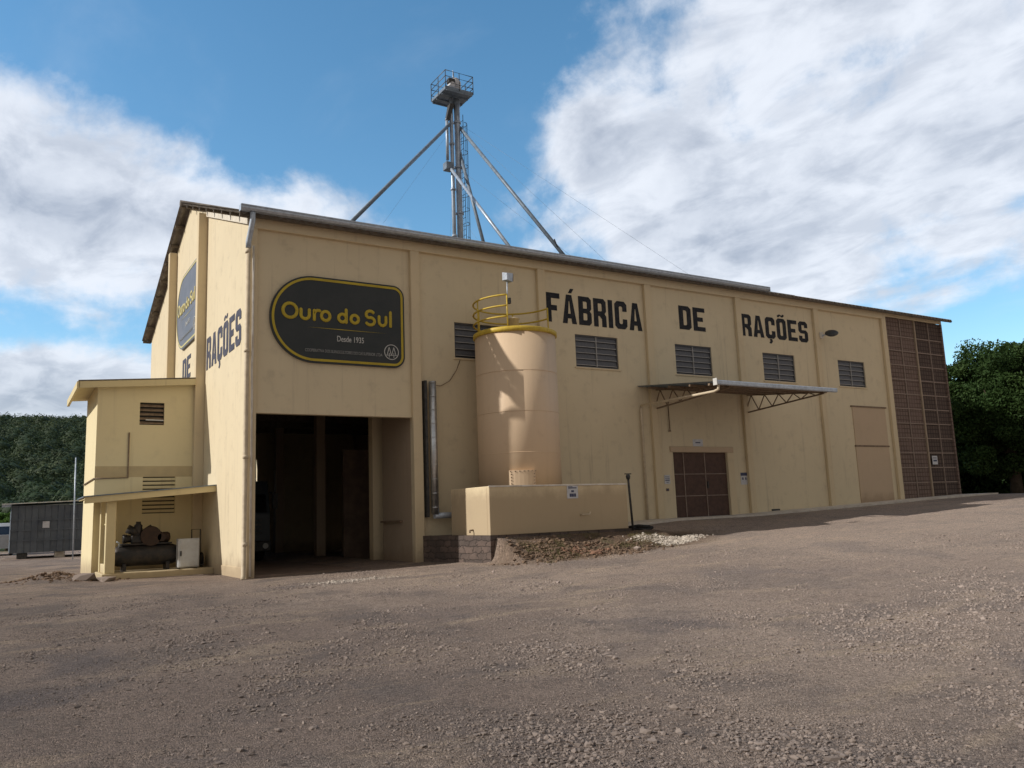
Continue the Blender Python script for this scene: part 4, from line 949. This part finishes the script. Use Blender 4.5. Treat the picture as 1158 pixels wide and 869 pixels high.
# ------------------------------------------------------------------ far left: container shed, pole, van
ct = thing('container_shed', (-3.2, 30, 0), 'dark grey metal container shed with light sloping roof edge and small notice', 'shed')
xs = np.linspace(-5.05, .9, 200); cw = .03*np.sign(np.sin(xs*10)); V = np.concatenate([np.stack([xs, 30+cw, np.full_like(xs, z)], -1) for z in (.32, 2.86)]); e = np.arange(199); q = np.stack([e, e+1, e+201, e+200], -1)
link('front_panel', np_mesh('c', V, q), 'container_grey', ct)
MB().box(-5.05, .9, 30.05, 35, .32, 2.84).build('body', 'container_grey', ct)
for z in (.95, 1.5, 2.05): MB().box(-5.07, .9, 29.93, 29.965, z, z+.07).build('rib', 'container_grey', ct)
mb = MB(); mb.add([(-5.5, 29.6, 2.93), (1.2, 29.6, 3.12), (1.2, 35.3, 3.12), (-5.5, 35.3, 2.93), (-5.5, 29.6, 2.98), (1.2, 29.6, 3.17), (1.2, 35.3, 3.17), (-5.5, 35.3, 2.98)], [(3, 2, 1, 0), (4, 5, 6, 7), (0, 1, 5, 4), (1, 2, 6, 5), (2, 3, 7, 6), (3, 0, 4, 7)]); mb.build('roof', 'bright_tin', ct)
MB().box(-3.55, -3.22, 29.90, 29.925, 1.62, 1.98).build('notice', 'plate_white', ct)
for x in (-4.7, -2.9, -.6): MB().bevbox(x, x+.5, 30.1, 30.6, -.1, .32, .02).build('foot_block', 'dark_steel' if x != -2.9 else 'white_lime', ct)
o = MB().tube([(-2.35, 25, 0), (-2.40, 25, 5.1)], .03, 8).build('thin_pole', 'galvanised', origin=(-2.35, 25, 0)); tag(o, 'thin upright grey pole in front of the container shed', 'pole')
vn = thing('white_van', (-5.8, 42, 0), 'pale van half hidden behind the container shed at far left', 'van')
vx = -6.75
bd = MB().hull([(vx, 40, .45), (vx+2.0, 40, .45), (vx, 40, 1.3), (vx+2.0, 40, 1.3), (vx+.12, 40.9, 2.05), (vx+1.88, 40.9, 2.05), (vx+.12, 44.6, 2.1), (vx+1.88, 44.6, 2.1), (vx, 44.8, .45), (vx+2, 44.8, .45), (vx, 44.8, 1.3), (vx+2, 44.8, 1.3)]).build('body', 'van_white', vn)
MB().hull([(vx+.15, 40.02, 1.33), (vx+1.85, 40.02, 1.33), (vx+.25, 40.82, 1.98), (vx+1.75, 40.82, 1.98), (vx+.15, 40.1, 1.33), (vx+1.85, 40.1, 1.33), (vx+.25, 40.88, 1.98), (vx+1.75, 40.88, 1.98)]).build('windscreen', 'glass_dark', vn)
for x in (vx+.25, vx+1.75): MB().lathe((x, 39.99, .9), [(.12, 0), (.12, -.03)], 14, 'y').build('headlight', 'lamp_glass', vn)
for y in (40.9, 43.8):
    for x in (vx-.01, vx+1.8): MB().lathe((x, y, .32), [(.2, 0), (.32, .01), (.32, .2), (.2, .21)], 20, 'x').build('wheel', 'rubber', vn)

# ------------------------------------------------------------------ loose stones on the yard
ico_v = np.array([(0, 0, 1), (.894, 0, .447), (.276, .851, .447), (-.724, .526, .447), (-.724, -.526, .447), (.276, -.851, .447), (.724, .526, -.447), (-.276, .851, -.447), (-.894, 0, -.447), (-.276, -.851, -.447), (.724, -.526, -.447), (0, 0, -1)], float)
ico_f = np.array([(0, 1, 2), (0, 2, 3), (0, 3, 4), (0, 4, 5), (0, 5, 1), (1, 6, 2), (2, 7, 3), (3, 8, 4), (4, 9, 5), (5, 10, 1), (2, 6, 7), (3, 7, 8), (4, 8, 9), (5, 9, 10), (1, 10, 6), (11, 7, 6), (11, 8, 7), (11, 9, 8), (11, 10, 9), (11, 6, 10)])
def stones_mesh(name, P_, size, tint, flat=.78):
    n = len(P_); a = RNG.uniform(0, 2*np.pi, n); V = ico_v[None]*(1+RNG.uniform(-.42, .42, (n, 12, 1)))
    sc = np.stack([size*RNG.uniform(.8, 1.5, n), size*RNG.uniform(.7, 1.1, n), size*flat*RNG.uniform(.6, 1.2, n)], -1); V = V*sc[:, None]
    c, s1 = np.cos(a)[:, None], np.sin(a)[:, None]; X = V[..., 0]*c-V[..., 1]*s1; Y = V[..., 0]*s1+V[..., 1]*c
    V = np.stack([X, Y, V[..., 2]], -1)+P_[:, None]; Fc = ico_f[None]+(np.arange(n)*12)[:, None, None]
    return np_mesh(name, V.reshape(-1, 3), Fc.reshape(-1, 3), False, np.repeat(tint, 12))
def scatter(n):
    # distance law keeps the density on the ground highest close to the viewer's side of the yard
    r = 2.6+ (RNG.power(1.15, n))*21; a = RNG.uniform(math.radians(-28), math.radians(88), n)
    x = CAM.x+r*np.sin(a); y = CAM.y+r*np.cos(a); k = (y < -.9) & ~((x > 4.7) & (x < 10.9) & (y > -3.3)); return x[k], y[k]
x, y = scatter(250000); cl = vnoise(x*.45, y*.7, 21)*.55+vnoise(x*1.6, y*2.1, 22)*.3+vnoise(x*4.5, y*4.5, 23)*.25; cl = cl+.12*sst(x, -3.5, 1.5)*sst(-y, 9, 15)

# lorries have swept bare compacted arcs through the loose stone
rad = np.hypot(x-30, y+38); lane = np.abs(((rad-1.0) % 6.4)-3.2); lane = np.abs(lane-1.0); bare = sst(lane, .12, .42)
keep = RNG.uniform(0, 1, len(x)) < np.clip((cl-.43)*3.6, .04, 1)*(.25+.75*bare); x, y = x[keep], y[keep]
size = np.clip(RNG.lognormal(math.log(.0082), .38, len(x))*(.55+1.0*(vnoise(x*.9, y*.9, 24))), .004, .05); z = ground_z(x, y)+size*.12
g = link('gravel', stones_mesh('gravel', np.stack([x, y, z], -1), size, np.clip(RNG.normal(.40, .16, len(x)), 0, 1)), 'stones'); g['kind'] = 'stuff'; tag(g, 'loose grey brown crushed stone scattered over the yard', 'gravel')
# patch of white crushed stone by the bund corner and a pale one before the opening
def patch(name, pts, n, sx, sy, s0, label, mat, rot=0.):
    P_ = []
    for (cx_, cy_2, w_) in pts:
        m = int(n*w_); a, b = RNG.normal(0, sx, m), RNG.normal(0, sy, m); P_.append(np.stack([cx_+a*math.cos(rot)-b*math.sin(rot), cy_2+a*math.sin(rot)+b*math.cos(rot)], -1))
    P_ = np.concatenate(P_); sz = np.clip(RNG.lognormal(math.log(s0), .4, len(P_)), .004, .06); zz = ground_z(P_[:, 0], P_[:, 1])+sz*.2
    g = link(name, stones_mesh(name, np.column_stack([P_, zz]), sz, RNG.uniform(.2, .9, len(P_))), mat); g['kind'] = 'stuff'; tag(g, label, name.replace('_', ' '))
patch('white_rubble', [(10.3, -4.3, .4), (10.7, -4.6, .35), (11.2, -4.5, .25), (11.8, -4.3, .15)], 2600, .26, .13, .022, 'patch of white crushed rubble on the slope below the bund corner', 'white_lime')
patch('pale_gravel', [(1.1, -3.9, .5), (1.8, -4.1, .5)], 900, .5, .22, .012, 'thin pale patch of fine gravel in front of the truck opening', 'pale_dust', .3)
patch('brick_rubble', [(7.6, -4.4, .4), (8.3, -4.6, .2)], 110, .22, .10, .05, 'broken red brick rubble on the bank in front of the bund', 'brick_red')
patch('soil_clods', [(-3.9, 4.3, .5), (-4.3, 5.4, .5), (-3.4, 3.6, .2), (9.0, -4.9, .5), (6.9, -4.3, .6), (6.4, -4.2, .3), (8.0, -4.4, .4)], 420, .5, .28, .038, 'brown soil clods heaped beside the annex and along the bank', 'clods')
# larger rocks, each one a thing
for i, (x, y, s1, lb) in enumerate([(-3.55, 3.5, .24, 'dark squarish rock lying beside the lean-to corner'), (-3.0, 3.1, .17, 'flat pale stone slab in front of the lean-to post'), (8.0, -4.75, .13, 'reddish rock resting on the bank below the bund'), (9.2, -5.0, .11, 'brown rock at the foot of the bank left of the white rubble')]):
    me = stones_mesh('rock', np.array([[x, y, gz(x, y)+s1*.3]]), np.array([s1]), np.array([.25+.2*i])); o = link('rock', me, 'stones' if i != 2 else 'brick_red', origin=(x, y, gz(x, y))); tag(o, lb, 'rock')
# grass tufts on the bank
n = 9000; x = RNG.uniform(6.2, 10.6, n); y = RNG.normal(-4.2, .35, n); k = (y < -3.3) & (vnoise(x*2.2, y*2.2, 31) > .54); x, y = x[k], y[k]; n = len(x)
a = RNG.uniform(0, 2*np.pi, n); h = RNG.uniform(.02, .08, n); w2 = .006; z = ground_z(x, y); lean = RNG.normal(0, .035, (n, 2))
V = np.stack([np.stack([x-w2*np.cos(a), y-w2*np.sin(a), z], -1), np.stack([x+w2*np.cos(a), y+w2*np.sin(a), z], -1), np.stack([x+lean[:, 0], y+lean[:, 1], z+h], -1)], 1)
g = link('grass', np_mesh('grass', V.reshape(-1, 3), np.arange(n*3).reshape(-1, 3), False, np.repeat(RNG.uniform(0, 1, n), 3)), 'grass'); g['kind'] = 'stuff'; tag(g, 'short dry grass on the bank below the bund', 'grass')

# ------------------------------------------------------------------ trees
def leaf_quads(C_, s1, face=None):
    n = len(C_); u = RNG.normal(size=(n, 3))
    if face is not None:
        nf = face+RNG.normal(0, .28, (n, 3)); nf /= np.linalg.norm(nf, axis=1)[:, None]; u -= nf*(u*nf).sum(1)[:, None]
    u /= np.linalg.norm(u, axis=1)[:, None]; w_ = RNG.normal(size=(n, 3)) if face is None else np.cross(nf, u); w_ -= u*(w_*u).sum(1)[:, None]; w_ /= np.linalg.norm(w_, axis=1)[:, None]
    sz = s1*RNG.uniform(.6, 1.3, n)[:, None]; u = u*sz; w_ = w_*sz*.6
    V = np.stack([C_-u, C_-w_*.9, C_+u, C_+w_*.9], 1); return V.reshape(-1, 3), np.arange(n*4).reshape(-1, 4)
def tree(loc, H_, R_, label, nclump=150, per=420, leaf=.13, mat='leaf', trunk_h=.22, group='trees beyond the right end of the factory'):
    x, y = loc; z0 = gz(x, y) if True else 0; t_ = thing('broadleaf_tree', (x, y, z0), label, 'tree', group)
    ch = H_*(1-trunk_h)/2; cz = z0+H_*trunk_h+ch; cen = []
    for i in range(nclump):
        d_ = RNG.normal(size=3); d_ /= np.linalg.norm(d_); rr = RNG.uniform(.35, 1.)**.5
        lump = .82+.25*math.sin(3*math.atan2(d_[1], d_[0])+x)*abs(d_[2])+.16*RNG.normal()
        taper = 1-.25*max(d_[2], 0)
        cen.append((x+d_[0]*R_*rr*lump*taper, y+d_[1]*R_*rr*lump*taper, cz+d_[2]*ch*rr*min(lump, 1.05)))
    cen = np.array(cen); cr = R_*RNG.uniform(.10, .24, nclump); P_ = []; T_ = []
    for c, r in zip(cen, cr):
        d_ = RNG.normal(size=(per, 3)); d_ /= np.linalg.norm(d_, axis=1)[:, None]; rad = r*RNG.uniform(.5, 1.08, (per, 1)); q = c+d_*rad*np.array([1, 1, .72]); P_.append(q)
        T_.append(np.clip(RNG.normal(.45, .2)+RNG.normal(0, .15, per), 0, 1))
    P_ = np.concatenate(P_); V, Fq = leaf_quads(P_, leaf); link('crown', np_mesh('crown', V, Fq, False, np.repeat(np.concatenate(T_), 4)), mat, t_)
    mb = MB().tube([(x, y, z0-.2), (x+.1, y, z0+H_*.2), (x-.1, y+.1, z0+H_*.45), (x, y, z0+H_*.75)], [R_*.08, R_*.06, R_*.045, .04], 10)
    for i in range(9):
        a = i*2.4; b = z0+H_*(.2+.05*i); e = Vector((x+math.cos(a)*R_*.7, y+math.sin(a)*R_*.7, b+H_*.22)); mb.tube([(x, y, b), ((x+e.x)/2, (y+e.y)/2, b+H_*.08), e], [R_*.035, R_*.025, .02], 7)
    mb.build('trunk', 'bark', t_)
tree((45.0, 3.4), 9.6, 4.6, 'tall rounded green tree just right of the screen block end', 260, 620, .09, trunk_h=.06)
tree((52.5, 2.6), 10.2, 5.0, 'dark green tree at the right edge of the yard', 230, 560, .10, trunk_h=.06)
tree((47.5, 10.5), 8.2, 4.4, 'lower green tree behind the gap at the factory corner', 170, 460, .11, trunk_h=.06)
tree((60.5, 11.5), 10.4, 5.4, 'wide green tree standing behind the tree at the yard edge', 170, 360, .17, trunk_h=.06)
tree((58, -6.5), 9.5, 5.0, 'broad green tree outside right along the yard', 130, 340, .17, trunk_h=.06)
# dark undergrowth below them
n = 42000; t1 = RNG.uniform(0, 1, n); x = 38+t1*26; y = 15.5-t1*19+RNG.normal(0, 1.6, n); z = 1.4+RNG.uniform(0, 1, n)**1.2*(2.2+1.2*vnoise(x*.6, y*.6, 4)); V, Fq = leaf_quads(np.stack([x, y, z], -1), .16)
g = link('undergrowth', np_mesh('undergrowth', V, Fq, False, np.repeat(RNG.uniform(0, .5, n), 4)), 'leaf'); g['kind'] = 'stuff'; tag(g, 'dark dense undergrowth below the trees at the yard edge', 'undergrowth')
# ------------------------------------------------------------------ wooded hill
def hill_z(az, r):  # azimuth in degrees seen from the yard, r in metres
    crest = np.interp(az, [-60, -30, -8, 0, 6, 14, 30, 60, 90], [24, 36, 44, 44, 44.5, 41, 27, 16, 14])
    return crest*sst(r, 175, 430)
A_, R2 = np.meshgrid(np.linspace(-60, 90, 150), np.concatenate([np.linspace(170, 430, 44), [470, 540, 640]])); ar = np.radians(A_)
Z = hill_z(A_, R2)-.5 + (vnoise(A_*.8, R2*.04, 9)-.5)*4*sst(R2, 110, 200); V = np.stack([CAM.x+R2*np.sin(ar), CAM.y+R2*np.cos(ar), Z], -1); nr, na = A_.shape
ii = (np.arange(nr-1)[:, None]*na+np.arange(na-1)).reshape(-1); g = link('hill', np_mesh('hill', V.reshape(-1, 3), np.stack([ii, ii+1, ii+1+na, ii+na], -1), True), 'hill'); g['kind'] = 'structure'
cores = ico_v
PV, NN, TT, CV = [], [], [], []
az = np.concatenate([RNG.uniform(-14, 11, 4600), RNG.uniform(-60, 90, 900)]); rr = 200+RNG.power(1.5, len(az))*240
for a, r in zip(az, rr):
    dens = 280 if -14 < a < 11 else 90
    R_ = RNG.uniform(2.0, 4.4); cz = float(hill_z(a, r))+R_*RNG.uniform(.5, 1.0); c = np.array([CAM.x+r*math.sin(math.radians(a)), CAM.y+r*math.cos(math.radians(a)), cz])
    d_ = RNG.normal(size=(dens, 3)); d_[:, 2] = np.abs(d_[:, 2])*1.1-.35; d_ /= np.linalg.norm(d_, axis=1)[:, None]
    lum = 1+.22*np.sin(d_[:, 0]*5+r)*np.cos(d_[:, 1]*6+a); P_ = c+d_*R_*lum[:, None]*RNG.uniform(.85, 1.05, (dens, 1))*np.array([1, 1, .95]); PV.append(P_); NN.append(d_); TT.append(np.clip(RNG.normal(.45, .28)+RNG.normal(0, .08, dens), 0, 1)); CV.append((c, R_))
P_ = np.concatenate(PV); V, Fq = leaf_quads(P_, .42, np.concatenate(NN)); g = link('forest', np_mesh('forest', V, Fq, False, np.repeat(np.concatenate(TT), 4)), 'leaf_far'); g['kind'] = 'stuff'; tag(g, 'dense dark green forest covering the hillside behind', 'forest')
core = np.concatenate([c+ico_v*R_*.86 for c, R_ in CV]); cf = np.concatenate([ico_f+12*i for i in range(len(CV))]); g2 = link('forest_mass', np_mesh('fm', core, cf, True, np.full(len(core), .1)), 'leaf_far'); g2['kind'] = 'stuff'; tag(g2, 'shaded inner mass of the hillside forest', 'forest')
tree((-5.0, 57), 3.3, 1.9, 'bright green young tree at far left behind the container shed', 90, 300, .16, 'leaf_bright', .1, 'young trees at the foot of the hill')
tree((-9.5, 60), 4.0, 2.3, 'small bright green tree at the extreme left edge', 80, 260, .16, 'leaf_bright', .1, 'young trees at the foot of the hill')
S.render.resolution_x = 1024; S.render.resolution_y = 768
